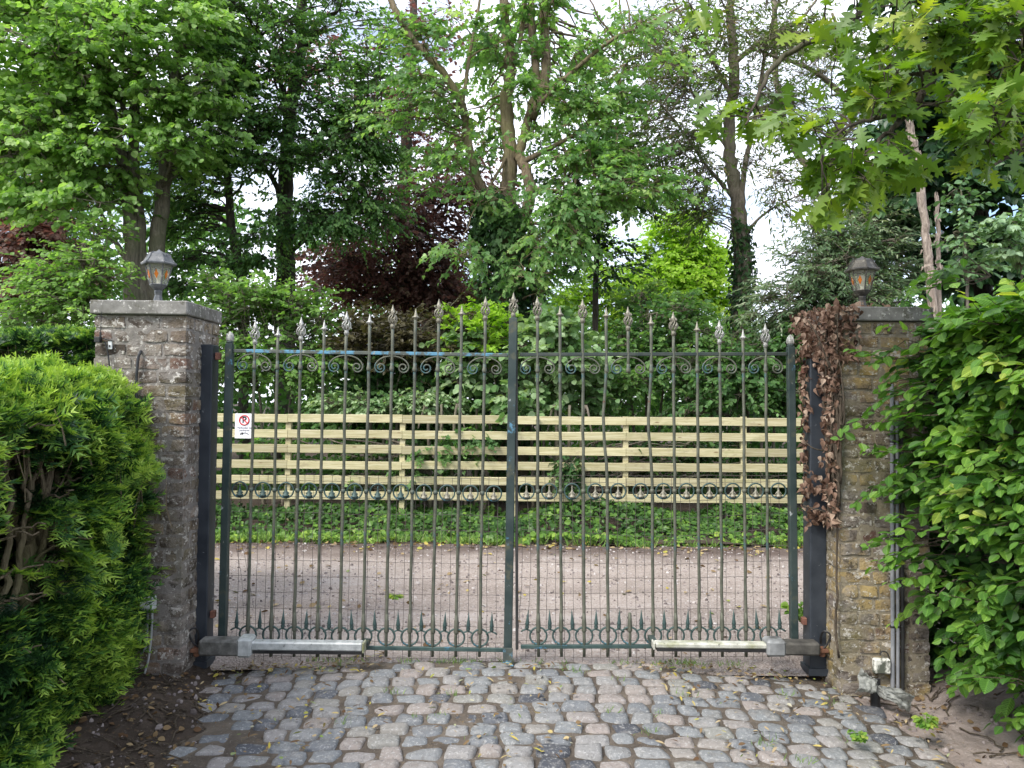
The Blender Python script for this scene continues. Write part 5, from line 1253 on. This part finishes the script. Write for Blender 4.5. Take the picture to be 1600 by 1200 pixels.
# deep green tree left of centre
make_plant('dark_beech_tree', 'deep green tree with dense drooping leaves and dark trunks left of the ivy-clad one', 'tree', gp(415, 14.5),
    [(T(gv(385, 14.5), (378, 470, 14.5), (362, 350, 14.5), (352, 200, 14.4), (362, 40, 14.2), (370, -150, 14)), .10, .04),
     (T(gv(445, 15), (446, 470, 15), (445, 330, 15), (452, 200, 15), (470, 50, 14.8), (480, -160, 14.6)), .21, .07),
     (T((450, 260, 15), (500, 225, 14.6), (560, 210, 14), (600, 200, 13.6)), .06, .02), (T((445, 330, 15), (420, 270, 14.7), (360, 230, 14.2), (300, 205, 13.8)), .06, .02), (T((452, 200, 15), (430, 100, 14.4), (400, 50, 14)), .06, .02), (T((446, 400, 15), (510, 350, 14.6), (580, 330, 14.2)), .05, .02)],
    [(450, 40, 13.8, 170, 110, 1.3, 62), (390, 170, 13.8, 120, 85, 1, 36), (530, 180, 13.8, 95, 120, 1, 42), (560, 310, 13.8, 85, 75, .9, 26), (440, 255, 14, 120, 70, .9, 24), (480, 350, 13.6, 110, 60, .8, 18), (330, 250, 14.2, 80, 70, .7, 9), (460, -110, 14, 220, 80, 1.4, 34), (600, 230, 14.2, 50, 80, .6, 9), (330, 90, 14, 90, 100, 1, 20), (310, 340, 14.4, 60, 60, .6, 9), (290, 430, 14.2, 50, 40, .5, 8), (400, 400, 14.2, 60, 40, .6, 8), (235, 270, 15.5, 50, 60, .6, 12), (290, 300, 15, 50, 60, .6, 10), (260, 390, 15, 60, 40, .6, 9), (170, 250, 15.5, 40, 50, .6, 6)],
    T_OVATE, lf_dark, bk_dark, (.055, .088), 12, 12, (.4, .65), .55, .5, .13, flat=.35, hang=.3, r0=.035)
make_plant('copper_beech', 'purple leaved copper beech between the deep green tree and the ivy-clad trunk', 'tree', gp(640, 18.5),
    [(T(gv(640, 18.5), (636, 480, 18.5), (630, 330, 18.5), (640, 150, 18.5), (650, -60, 18.5)), .24, .08), (T((632, 400, 18.5), (680, 330, 18.2), (730, 290, 18), (760, 260, 18)), .06, .02), (T((632, 420, 18.5), (580, 370, 18.2), (500, 330, 18)), .06, .02)],
    [(690, 380, 17.8, 85, 115, 1.2, 60), (640, 450, 17.8, 120, 60, 1, 40), (640, 210, 18.5, 80, 120, 1, 30), (730, 300, 18.2, 45, 80, 1, 18), (560, 420, 18, 90, 70, 1, 24), (470, 90, 19, 60, 60, 1, 10), (660, 60, 18.5, 60, 90, 1, 8), (700, 470, 17.5, 60, 40, .8, 12), (620, 330, 16.5, 60, 60, .9, 16), (540, 380, 16.8, 60, 50, .8, 10)],
    T_OVATE, lf_copper, bk_dark, (.075, .11), 11, 10, (.5, .85), .85, .5, .14, flat=.4)
make_plant('copper_beech', 'reddish purple copper beech at the left edge behind the dark clipped hedge', 'tree', gp(20, 17),
    [(T(gv(20, 17), (22, 480, 17), (30, 380, 17), (20, 260, 17)), .16, .05), (T((30, 400, 17), (80, 370, 16.8), (120, 350, 16.5)), .05, .02)],
    [(50, 380, 16.2, 80, 60, 1, 34), (30, 440, 16, 80, 50, 1, 20), (-60, 390, 16.5, 70, 110, 1, 16), (120, 440, 16.5, 50, 45, .8, 12), (60, 310, 16.8, 80, 30, .8, 9)],
    T_OVATE, lf_copper, bk_dark, (.09, .13), 13, 9, (.45, .7), .55, .68, .14, flat=.4)
make_plant('hazel_shrub', 'yellow green shrub between the copper beech at the left edge and the grey trunks', 'shrub', gp(130, 11.5),
    [(T(gv(130, 11.5), (130, 520, 11.5), (110, 440, 11.5)), .03, .01), (T(gv(150, 11.6), (155, 500, 11.5), (160, 420, 11.4)), .03, .01)],
    [(90, 420, 11.4, 60, 35, .5, 12), (150, 430, 11.4, 45, 55, .5, 12), (60, 470, 11.2, 60, 25, .4, 8), (120, 490, 11.3, 60, 30, .4, 9), (150, 370, 11.6, 40, 30, .5, 6), (20, 500, 11.2, 60, 20, .4, 6)],
    T_OVATE, lf_lime, bk_grey, (.06, .09), 11, 8, (.3, .5), .4, .42, .12)

# the ivy-clad maple in the middle
make_plant('silver_maple', 'tall light green maple with spreading limbs above an ivy-clad trunk', 'tree', gp(800, 12.5),
    [(T(gv(800, 12.5), (800, 560, 12.5), (798, 450, 12.5), (795, 350, 12.5)), .30, .22),
     (T((785, 370, 12.5), (765, 315, 12.4), (745, 275, 12.3), (732, 225, 12.2), (722, 165, 12.1), (690, 110, 12), (645, 62, 11.9), (610, 0, 11.8), (580, -80, 11.7)), .085, .045),
     (T((795, 370, 12.5), (793, 300, 12.5), (798, 240, 12.5), (790, 160, 12.5), (797, 90, 12.5), (787, 10, 12.5), (782, -120, 12.5)), .15, .06),
     (T((808, 380, 12.4), (822, 330, 12.3), (829, 295, 12.2), (819, 258, 12.3), (812, 240, 12.4), (822, 200, 12.5), (838, 130, 12.6), (830, 40, 12.7), (828, -100, 12.8)), .105, .055),
     (T((829, 185, 12.5), (852, 120, 12.6), (850, 40, 12.7), (845, -90, 12.8)), .10, .06), (T((797, 100, 12.5), (815, 50, 12.6), (820, -40, 12.6)), .05, .03),
     (T((828, 182, 12.5), (870, 135, 12.2), (950, 67, 11.8), (1010, 38, 11.5), (1066, 8, 11.2)), .045, .014), (T((722, 165, 12.1), (735, 80, 12.2), (750, 0, 12.3), (760, -80, 12.4)), .035, .015),
     (T((829, 295, 12.2), (890, 300, 11.8), (960, 295, 11.4), (1010, 310, 11)), .04, .012), (T((800, 230, 12.5), (760, 300, 12), (740, 330, 11.6)), .03, .01), (T((815, 255, 12.3), (890, 215, 12.1), (960, 180, 12)), .05, .015), (T((820, 350, 12.3), (870, 345, 11.9), (920, 320, 11.5)), .035, .012)],
    [(690, 90, 11.9, 80, 90, .8, 8), (740, 160, 12, 80, 80, .8, 5), (780, 70, 12.2, 90, 90, .9, 9), (870, 60, 12.2, 90, 80, .9, 10), (650, 170, 11.6, 70, 60, .5, 7), (900, 150, 12, 90, 60, .8, 13), (890, 240, 11.8, 70, 50, .7, 10), (960, 230, 11.6, 70, 55, .7, 12), (945, 300, 11.3, 90, 45, .6, 14), (890, 330, 11.4, 50, 60, .6, 10),  (1010, 70, 11.5, 70, 60, .6, 6), (700, 270, 11.8, 40, 70, .5, 5), (800, -60, 12.4, 220, 50, 1.2, 16), (1030, 280, 11.2, 40, 40, .4, 4), (640, 60, 12, 50, 50, .6, 5), (980, 140, 11.8, 60, 50, .6, 6), (790, 90, 14.5, 120, 110, .9, 15), (930, 100, 14.5, 100, 100, .9, 13), (735, 400, 11.5, 30, 40, .3, 3), (850, 430, 11.5, 35, 40, .3, 4), (780, 300, 11.8, 50, 40, .4, 4), (870, 370, 11.5, 50, 50, .5, 6), (860, 190, 14.5, 90, 70, .8, 9), (720, 210, 14.2, 70, 80, .8, 8)],
    T_MAPLE, lf_maple, bk_warm, (.065, .105), 9, 8, (.35, .6), .45, .52, .15, flat=.45, hang=.3, r0=.022)
def climbing_ivy(label, path, r, m, size, tint=.4, lump=.25, name='climbing_ivy'):
    o = empty(name, (path[0].x, path[0].y, 0), label, 'ivy', 'ivy climbing the tree trunks'); s = smooth_path(path, 8); g_, st = Geo(), Geo()
    t = rng.random(m) * (len(s) - 1.01); i = t.astype(int); f = (t - i)[:, None]; c = s[i] * (1 - f) + s[i + 1] * f
    rr = np.interp(t / (len(s) - 1), np.linspace(0, 1, len(r)), r); a = rng.uniform(0, 2 * math.pi, m)
    d = np.stack([np.cos(a), np.sin(a), 0 * a], 1); lm_ = fbm(np.stack([np.cos(a) * 1.5, np.sin(a) * 1.5, c[:, 2] * 1.6], 1), 95, 3)
    pos = c + d * (rr * (1 + lump * lm_) * (1 - .3 * rng.random(m) ** 2))[:, None] + rng.normal(0, .03, (m, 3))
    place(g_, T_IVY, pos, d * .5 + np.array([0, 0, -.8]) + rng.normal(0, .35, (m, 3)), d + np.array([0, 0, .35]) + rng.normal(0, .35, (m, 3)), rng.uniform(*size, m), np.clip(tint + .2 * lm_ + rng.normal(0, .12, m), 0, 1))
    for k in range(7):
        a0 = k * .9; pp = [s[j] + np.array([math.cos(a0 + j * .03), math.sin(a0 + j * .03), 0]) * np.interp(j / (len(s) - 1), np.linspace(0, 1, len(r)), r) * .75 for j in range(0, len(s), 3)]
        tube(st, pp, .012, 5, rough=.2)
    g_.build('leaves', lf_ever, o); st.build('stem', bk_dark, o, smooth=True)
climbing_ivy('dense dark ivy wrapped round the trunk of the maple in the middle', [gv(802, 12.5, 0), P(802, 560, 12.5), P(800, 470, 12.5), P(797, 400, 12.5), P(782, 345, 12.5), P(762, 300, 12.4)], [.6, .6, .5, .5, .42, .15], 4200, (.07, .12), .42, .55)

make_plant('ivy_clad_tree', 'dark evergreen mass behind the right side of the light green maple', 'tree', gp(940, 16),
    [(T(gv(930, 16), (930, 480, 16), (935, 360, 16), (950, 250, 16), (965, 190, 16)), .07, .04), (T((935, 340, 16), (900, 280, 16), (870, 200, 16)), .06, .03)],
    [(960, 250, 15.6, 60, 65, .8, 26), (910, 330, 15.6, 55, 50, .8, 16), (895, 380, 15.4, 45, 40, .6, 10), (1000, 300, 15.8, 40, 50, .6, 9), (870, 260, 16, 40, 60, .6, 8), (962, 420, 15.6, 20, 50, .4, 4)],
    T_OVATE, lf_ever, bk_dark, (.075, .11), 11, 8, (.35, .55), .5, .5, .14)
make_plant('lime_yellow_tree', 'bright yellow green sunlit tree beyond the gate, left of the pale ash trunk', 'tree', gp(1075, 21),
    [(T(gv(1075, 21), (1075, 520, 21), (1070, 430, 21), (1068, 370, 21)), .12, .04), (T((1073, 480, 21), (1030, 430, 20.8), (1010, 410, 20.6)), .05, .02)],
    [(1070, 400, 20.4, 60, 58, .9, 38), (1065, 345, 20.6, 28, 30, .6, 8), (1040, 445, 20, 80, 45, .9, 34), (1105, 450, 20.2, 45, 50, .9, 18), (1000, 440, 20.5, 30, 30, .6, 5)],
    T_FAR, lf_sun, bk_grey, (.1, .15), 16, 9, (.45, .7), .6, .55, .16, flat=.6)
make_plant('lime_yellow_tree', 'pale bright green thin tree seen between the ivy-clad trunk and the sunlit yellow green tree', 'tree', gp(935, 22),
    [(T(gv(935, 22), (935, 520, 22), (930, 440, 22)), .08, .03)],
    [(930, 440, 21.6, 55, 35, .8, 13), (890, 470, 21.6, 40, 30, .7, 8), (970, 480, 21.4, 45, 30, .7, 12), (925, 395, 21.8, 40, 25, .7, 4)],
    T_FAR, lf_sun, bk_grey, (.1, .15), 12, 9, (.45, .7), .6, .4, .16, flat=.6)

# ash with thin foliage
make_plant('ash_tree', 'tall pale trunked ash with sparse young leaves and open sky behind', 'tree', gp(1158, 14),
    [(T(gv(1158, 14), (1159, 490, 14), (1160, 400, 14), (1154, 325, 14), (1143, 265, 14), (1139, 200, 14), (1147, 110, 14), (1143, 30, 14), (1140, -120, 14)), .17, .07),
     (T((1157, 350, 14), (1161, 280, 13.9), (1172, 220, 13.8), (1184, 160, 13.7), (1200, 60, 13.6), (1230, -40, 13.5)), .055, .025), (T((1147, 100, 14), (1175, 75, 13.8), (1205, 60, 13.6), (1260, 20, 13.4), (1300, -40, 13.2)), .05, .015),
     (T((1150, 315, 14), (1105, 260, 13.6), (1070, 210, 13.3), (1035, 165, 13), (1010, 140, 12.8)), .035, .01), (T((1143, 150, 14), (1110, 90, 13.8), (1075, 40, 13.6), (1040, -20, 13.4)), .04, .012), (T((1158, 370, 14), (1200, 330, 13.8), (1260, 300, 13.6)), .03, .01), (T((1143, 240, 14), (1100, 180, 13.9), (1060, 100, 13.8), (1030, 60, 13.7)), .03, .01)],
    [(1060, 90, 13.4, 75, 85, 1, 17), (1050, 200, 13.2, 65, 65, .8, 12), (1110, 40, 13.6, 80, 50, 1, 13), (1210, 40, 13.5, 80, 50, 1, 14), (1010, 60, 14.2, 60, 70, .8, 10), (1000, 190, 14.2, 50, 60, .8, 8), (1090, 330, 13.6, 50, 50, .7, 7), (1090, 260, 13.5, 60, 50, .7, 6), (1230, 160, 13.6, 60, 70, .8, 6), (1230, 300, 13.6, 60, 40, .6, 6), (1110, 140, 13.8, 60, 60, .8, 6), (1140, -60, 13.8, 160, 40, 1.2, 12), (1070, 310, 13.3, 40, 30, .5, 4), (1190, 230, 13.8, 40, 60, .6, 3)],
    T_NARROW, lf_ash, bk_pale, (.07, .12), 12, 9, (.4, .75), .6, .45, .2, flat=.7, r0=.018, twr=.006, hang=.2)
make_plant('ash_tree', 'second leaning ash behind the oak boughs with sparse reddish young leaves', 'tree', gp(1300, 17),
    [(T(gv(1300, 17), (1302, 420, 17), (1290, 300, 17), (1240, 230, 17), (1215, 140, 17), (1210, 0, 17), (1210, -120, 17)), .10, .05), (T((1290, 300, 17), (1310, 220, 17), (1330, 100, 17), (1300, 20, 16.6)), .08, .03), (T((1330, 160, 17), (1270, 110, 16.6), (1200, 85, 16.2)), .07, .03), (T((1310, 220, 17), (1370, 160, 16.8), (1420, 80, 16.6)), .05, .02)],
    [(1290, 60, 16.6, 80, 70, 1, 12), (1330, 160, 16.6, 70, 60, .9, 9), (1210, 60, 16.8, 60, 80, .9, 8), (1260, 250, 16.8, 60, 60, .8, 8), (1220, 170, 16.8, 50, 60, .8, 5), (1390, 80, 16.6, 60, 70, .8, 9), (1300, 340, 16.8, 50, 40, .7, 6)],
    T_NARROW, lf_ash, bk_pale, (.08, .13), 11, 9, (.45, .8), .65, .55, .2, flat=.7, r0=.02, twr=.007, hang=.2)
climbing_ivy('ivy on the lower trunk of the pale ash', [gv(1159, 14, .6), P(1159, 560, 14), P(1159, 480, 14), P(1161, 420, 14), P(1157, 350, 14)], [.33, .30, .24, .22, .16], 1300, (.06, .1), .34, .3)

make_plant('willow_shrub', 'tall grey green shrub behind the ivy-draped pillar lantern', 'shrub', gp(1310, 11.6),
    [(T(gv(1300, 11.6), (1300, 560, 11.6), (1290, 450, 11.6), (1270, 390, 11.6)), .05, .015), (T(gv(1330, 11.6), (1330, 540, 11.6), (1345, 420, 11.6), (1350, 350, 11.6)), .05, .015), (T(gv(1315, 11.7), (1315, 500, 11.7), (1310, 400, 11.7)), .05, .015)],
    [(1300, 390, 11.2, 75, 50, .7, 34), (1350, 360, 11.3, 50, 45, .6, 16), (1260, 440, 11, 70, 50, .6, 24), (1340, 450, 11, 80, 50, .6, 24), (1390, 400, 11.2, 40, 50, .5, 10), (1220, 480, 11, 50, 40, .5, 12), (1300, 520, 10.9, 100, 40, .5, 20)],
    T_NARROW, lf_willow, bk_grey, (.06, .095), 14, 11, (.3, .5), .38, .5, .16, flat=.7, hang=.1)
make_plant('horse_chestnut', 'dark large leaved tree filling the right side behind the snapped dead stem', 'tree', gp(1530, 12.5),
    [(T(gv(1530, 12.5), (1530, 480, 12.5), (1525, 330, 12.5), (1510, 180, 12.5), (1500, 0, 12.5), (1500, -150, 12.5)), .24, .09), (T((1525, 330, 12.5), (1470, 250, 12.2), (1420, 190, 12)), .07, .02), (T((1525, 350, 12.5), (1570, 280, 12.2), (1620, 220, 12)), .07, .02)],
    [(1450, 150, 11.8, 85, 110, 1, 34), (1540, 120, 11.8, 80, 110, 1, 30), (1430, 270, 11.8, 70, 60, .8, 20), (1520, 270, 11.6, 70, 50, .8, 18), (1590, 220, 11.8, 50, 90, .8, 16), (1560, 370, 11.8, 70, 50, .7, 14), (1490, 390, 11.8, 45, 50, .7, 12), (1660, 200, 12, 60, 200, 1, 22), (1500, -40, 12, 160, 60, 1.2, 24), (1400, 340, 11.9, 40, 50, .5, 8), (1600, 440, 11.8, 60, 60, .6, 12)],
    T_OVATE, lf_chest, bk_dark, (.15, .23), 8, 7, (.25, .4), .5, .5, .14, flat=.55, hang=.35, jit=.5)
make_plant('young_maple', 'small pale leaved sapling standing before the dark tree at the right', 'tree', gp(1510, 8),
    [(T(gv(1512, 8), (1512, 520, 8), (1510, 420, 8), (1505, 330, 8), (1500, 285, 8)), .022, .006)],
    [(1503, 310, 7.9, 24, 28, .2, 4), (1512, 365, 7.9, 32, 30, .2, 4), (1530, 415, 7.9, 30, 20, .2, 2), (1490, 400, 7.9, 20, 20, .2, 2)],
    T_OVATE, lf_pale, bk_grey, (.05, .085), 6, 6, (.18, .3), .18, .5, .15, hang=.4, twr=.003)
make_plant('young_maple', 'pale leafy twigs at the right edge above the leafy hedge', 'tree', gp(1585, 8),
    [(T(gv(1600, 8), (1600, 520, 8), (1595, 420, 8), (1580, 350, 8)), .018, .006)],
    [(1578, 355, 7.9, 26, 18, .2, 5), (1600, 400, 7.9, 30, 30, .2, 5), (1560, 385, 7.9, 15, 12, .1, 2)],
    T_OVATE, lf_pale, bk_grey, (.06, .09), 7, 7, (.18, .3), .18, .65, .15, hang=.4, twr=.003)
M_snag = bark_mat('flaking dead bark', (.13, .10, .08), (.45, .38, .32), None, 0, 1.6)
def snag(label, pts, r0, r1):
    o = empty('dead_stem', (pts[0].x, pts[0].y, 0), label, 'dead tree', 'snapped dead stems'); g_ = Geo(); s = smooth_path(pts, 8); s[1:-1] += rng.normal(0, .008, (len(s) - 2, 3)); tube(g_, s, np.linspace(r0, r1, len(s)), 10, rough=.14)
    e = s[-1]
    for k in range(5): a = k * 1.3; tube(g_, [e + np.array([math.cos(a) * r1 * .6, math.sin(a) * r1 * .6, -.03]), e + np.array([math.cos(a) * r1 * .7, math.sin(a) * r1 * .7, rng.uniform(.02, .07)])], [r1 * .4, .003], 4)
    for k in range(16):
        i = rng.integers(5, len(s) - 2); a = rng.uniform(0, 6.28); q = s[i] + np.array([math.cos(a), math.sin(a), 0]) * r0; tube(g_, [q, q + np.array([math.cos(a) * .02, math.sin(a) * .02, -.05])], [.016, .006], 4)
    g_.build('trunk', M_snag, o)
snag('tall snapped dead stem with flaking bark leaning in front of the dark tree', [gv(1462, 9.2), P(1456, 480, 9.2), P(1449, 390, 9.2), P(1438, 285, 9.2), P(1420, 190, 9.2), P(1409, 129, 9.2)], .055, .04)
snag('short thin dead stem right of the tall snapped one', [gv(1470, 9.4), P(1467, 480, 9.4), P(1466, 400, 9.4), P(1463, 306, 9.4)], .03, .022)

# shrub belt behind the fence
def shrub(name, label, px, Y, blobs, T_, lm, size, tint, grp='shrubs behind the wooden fence', **kw):
    ys = min(b[1] for b in blobs); st = [(T(gv(px + d, Y), (px + d * 1.6, 640, Y), (px + d * 2.6, (ys + 640) / 2, Y - .1)), .03, .01) for d in (-14, 0, 14)]
    a = dict(per=11, n=8, sL=(.25, .45), cr=.38, flat=.7, jit=.7); a.update(kw)
    return make_plant(name, label, 'shrub', gp(px, Y), st, blobs, T_, lm, bk_grey, size, tint=tint, group=grp, **a)
shrub('hazel_shrub', 'green hazel shrub with thin leaning stems behind the fence near the sign', 430, 11.6, [(430, 480, 11.4, 110, 45, .6, 36), (380, 560, 11.2, 70, 60, .5, 26), (480, 560, 11.2, 70, 60, .5, 22), (350, 470, 11.6, 50, 50, .5, 10)], T_OVATE, lf_lime, (.06, .09), .22)
shrub('cherry_laurel', 'dark green bush filling the gap behind the fence below the copper beech', 600, 11.8, [(600, 600, 11.6, 90, 60, .5, 26), (700, 590, 11.6, 70, 70, .5, 22), (520, 640, 11.4, 90, 40, .4, 14), (640, 660, 11.2, 160, 40, .4, 18)], T_OVATE, lf_dark, (.08, .12), .45)
shrub('bronze_shrub', 'brownish bronze leaved shrub behind the ironwork below the copper beech', 590, 11.5, [(570, 525, 11.2, 70, 35, .4, 20), (640, 530, 11.2, 60, 40, .4, 16), (700, 520, 11.3, 50, 40, .4, 12)], T_OVATE, lf_brown, (.06, .09), .5)
shrub('privet_bush', 'pale tipped low bush just above the fence left of the centre post', 600, 10.7, [(560, 632, 10.5, 60, 10, .2, 12), (640, 628, 10.5, 70, 10, .2, 13), (700, 640, 10.6, 40, 10, .2, 6)], T_OVATE, lf_lilac, (.05, .08), .7, cr=.2, sL=(.15, .3))
shrub('lilac_bush', 'lilac with large pale leaves right behind the centre post of the gate', 850, 11, [(850, 560, 10.7, 55, 45, .4, 20), (810, 620, 10.6, 40, 30, .3, 8), (870, 510, 10.8, 40, 30, .3, 8), (740, 560, 10.9, 40, 60, .3, 12), (900, 600, 10.8, 40, 40, .3, 8)], T_ROUND, lf_lilac, (.09, .14), .6, per=8, n=7)
shrub('maple_sapling', 'young yellow green maple sapling left of the centre post behind the gate', 745, 11, [(745, 500, 10.8, 30, 28, .3, 8), (752, 540, 10.8, 25, 25, .3, 5)], T_MAPLE, lf_sun, (.07, .1), .4, per=8)
shrub('holly_bush', 'dark green shrub behind the gate leaf with the broken bar', 1010, 11.8, [(1000, 540, 11.5, 80, 55, .5, 28), (1080, 560, 11.4, 70, 60, .5, 24), (960, 610, 11.2, 80, 45, .4, 18), (1060, 500, 11.6, 70, 30, .5, 16), (1010, 470, 11.8, 50, 25, .5, 8)], T_OVATE, lf_dark, (.06, .09), .62)
shrub('hazel_shrub', 'mid green shrub behind the fence near the ivy-draped pillar', 1190, 11.4, [(1170, 560, 11.1, 70, 55, .5, 26), (1230, 540, 11.1, 50, 60, .5, 18), (1120, 610, 11, 80, 40, .4, 18), (1220, 620, 11, 60, 40, .4, 14)], T_OVATE, lf_maple, (.06, .095), .22)
shrub('bramble', 'bramble spilling through the fence boards left of the centre post', 690, 10.3, [(680, 700, 10.1, 40, 25, .15, 7), (740, 700, 10.15, 40, 30, .15, 7), (550, 730, 10.3, 70, 40, .15, 8), (640, 740, 10.2, 60, 35, .15, 8), (450, 720, 10.4, 90, 50, .15, 12)], T_IVY, lf_maple, (.05, .08), .4, cr=.22, sL=(.15, .3), per=8, n=6)
shrub('bramble', 'bramble spilling through the fence boards right of the centre post', 890, 10.25, [(888, 735, 9.98, 14, 35, .06, 7), (960, 720, 10.4, 90, 45, .15, 12), (1090, 720, 10.4, 110, 45, .15, 14), (1210, 740, 10.4, 60, 40, .15, 8)], T_IVY, lf_ever, (.05, .08), .55, cr=.2, sL=(.15, .3), per=8, n=6)

# the dark wood further off, one mass
g = Geo(); m = 42000
x = rng.uniform(-26, 26, m); zt_ = 6.6 + 1.3 * n2(x, x * 0, .16, 97) - 2.6 * np.exp(-((x - 7.5) / 4.5) ** 2) - 1.2 * np.exp(-((x - 3.0) / 2.0) ** 2) + 2.5 * sstep(-2, -9, x)
z = zt_ * rng.random(m) ** .8; y_ = 24 + rng.uniform(0, 4, m) + 1.5 * n2(x, z, .5, 98)
k = n2(x, z, .55, 99) > -.35 - .4 * (z < 3)
x, y_, z = x[k], y_[k], z[k]; m = len(x)
place(g, T_FAR, np.stack([x, y_, z], 1), rng.normal(0, 1, (m, 3)) + [0, 0, -.4], rng.normal(0, 1, (m, 3)) + [0, -.5, .5], rng.uniform(.2, .36, m), np.clip(.45 + .3 * n2(x, z, .6, 100) + rng.normal(0, .12, m), 0, 1))
m = 16000; x = rng.uniform(-12, 12, m); y_ = rng.uniform(12.2, 13.6, m); z = 2.3 * rng.random(m); 
place(g, T_OVATE, np.stack([x, y_, z], 1), rng.normal(0, 1, (m, 3)) + [0, 0, -.4], rng.normal(0, 1, (m, 3)) + [0, -.5, .5], rng.uniform(.09, .15, m), np.clip(.35 + .25 * n2(x, z, 1.1, 101) + rng.normal(0, .12, m), 0, 1))
tag(g.build('woodland_undergrowth', lf_dark), 'dark green undergrowth and far wood behind the fence and trees', 'woodland', kind='stuff')

# ------------------------------------------------------------------ light
SUN_EL, SUN_AZ = 48, 226       # azimuth clockwise from +Y: from the left and a little behind the camera
w = bpy.data.worlds.new('World'); scene.world = w; w.use_nodes = True; nt = w.node_tree; nt.nodes.clear()
wo = nt.nodes.new('ShaderNodeOutputWorld'); bg = nt.nodes.new('ShaderNodeBackground'); sk = nt.nodes.new('ShaderNodeTexSky')
sk.sky_type = 'NISHITA'; sk.sun_disc = False; sk.sun_elevation = R(SUN_EL); sk.sun_rotation = R(SUN_AZ); sk.air_density = 1.0; sk.dust_density = 1.5
tc = nt.nodes.new('ShaderNodeTexCoord'); mp = nt.nodes.new('ShaderNodeMapping'); mp.inputs['Scale'].default_value = (1, 1, 2.2)
nz = nt.nodes.new('ShaderNodeTexNoise'); nz.inputs['Scale'].default_value = 2.6; nz.inputs['Detail'].default_value = 7; nz.inputs['Roughness'].default_value = .55
mr = nt.nodes.new('ShaderNodeMapRange'); mr.inputs[1].default_value = .36; mr.inputs[2].default_value = .56
mx = nt.nodes.new('ShaderNodeMix'); mx.data_type = 'RGBA'; mx.inputs[7].default_value = (7.8, 8.15, 9.1, 1)
for a, b in ((tc.outputs['Generated'], mp.inputs[0]), (mp.outputs[0], nz.inputs['Vector']), (nz.outputs['Fac'], mr.inputs[0]), (mr.outputs[0], mx.inputs[0]), (sk.outputs[0], mx.inputs[6]), (mx.outputs[2], bg.inputs[0]), (bg.outputs[0], wo.inputs[0])):
    nt.links.new(a, b)
bg.inputs[1].default_value = .12
sl = bpy.data.lights.new('sun', 'SUN'); sl.energy = 2.2; sl.angle = R(22); sl.color = (1, .95, .86)
so = bpy.data.objects.new('sun', sl); col.objects.link(so)
az, el = R(SUN_AZ), R(SUN_EL); sdir = Vector((math.sin(az) * math.cos(el), math.cos(az) * math.cos(el), math.sin(el)))
so.rotation_euler = (-sdir).to_track_quat('-Z', 'Y').to_euler(); so.location = (0, 0, 20)
scene.view_settings.view_transform = 'Standard'; scene.view_settings.look = 'None'; scene.view_settings.gamma = 1; scene.view_settings.exposure = 1.12
scene.render.engine = 'CYCLES'; c_ = scene.cycles
c_.max_bounces = 10; c_.diffuse_bounces = 7; c_.glossy_bounces = 3; c_.transmission_bounces = 5; c_.transparent_max_bounces = 8; c_.use_denoising = True
c_.sample_clamp_indirect = 8
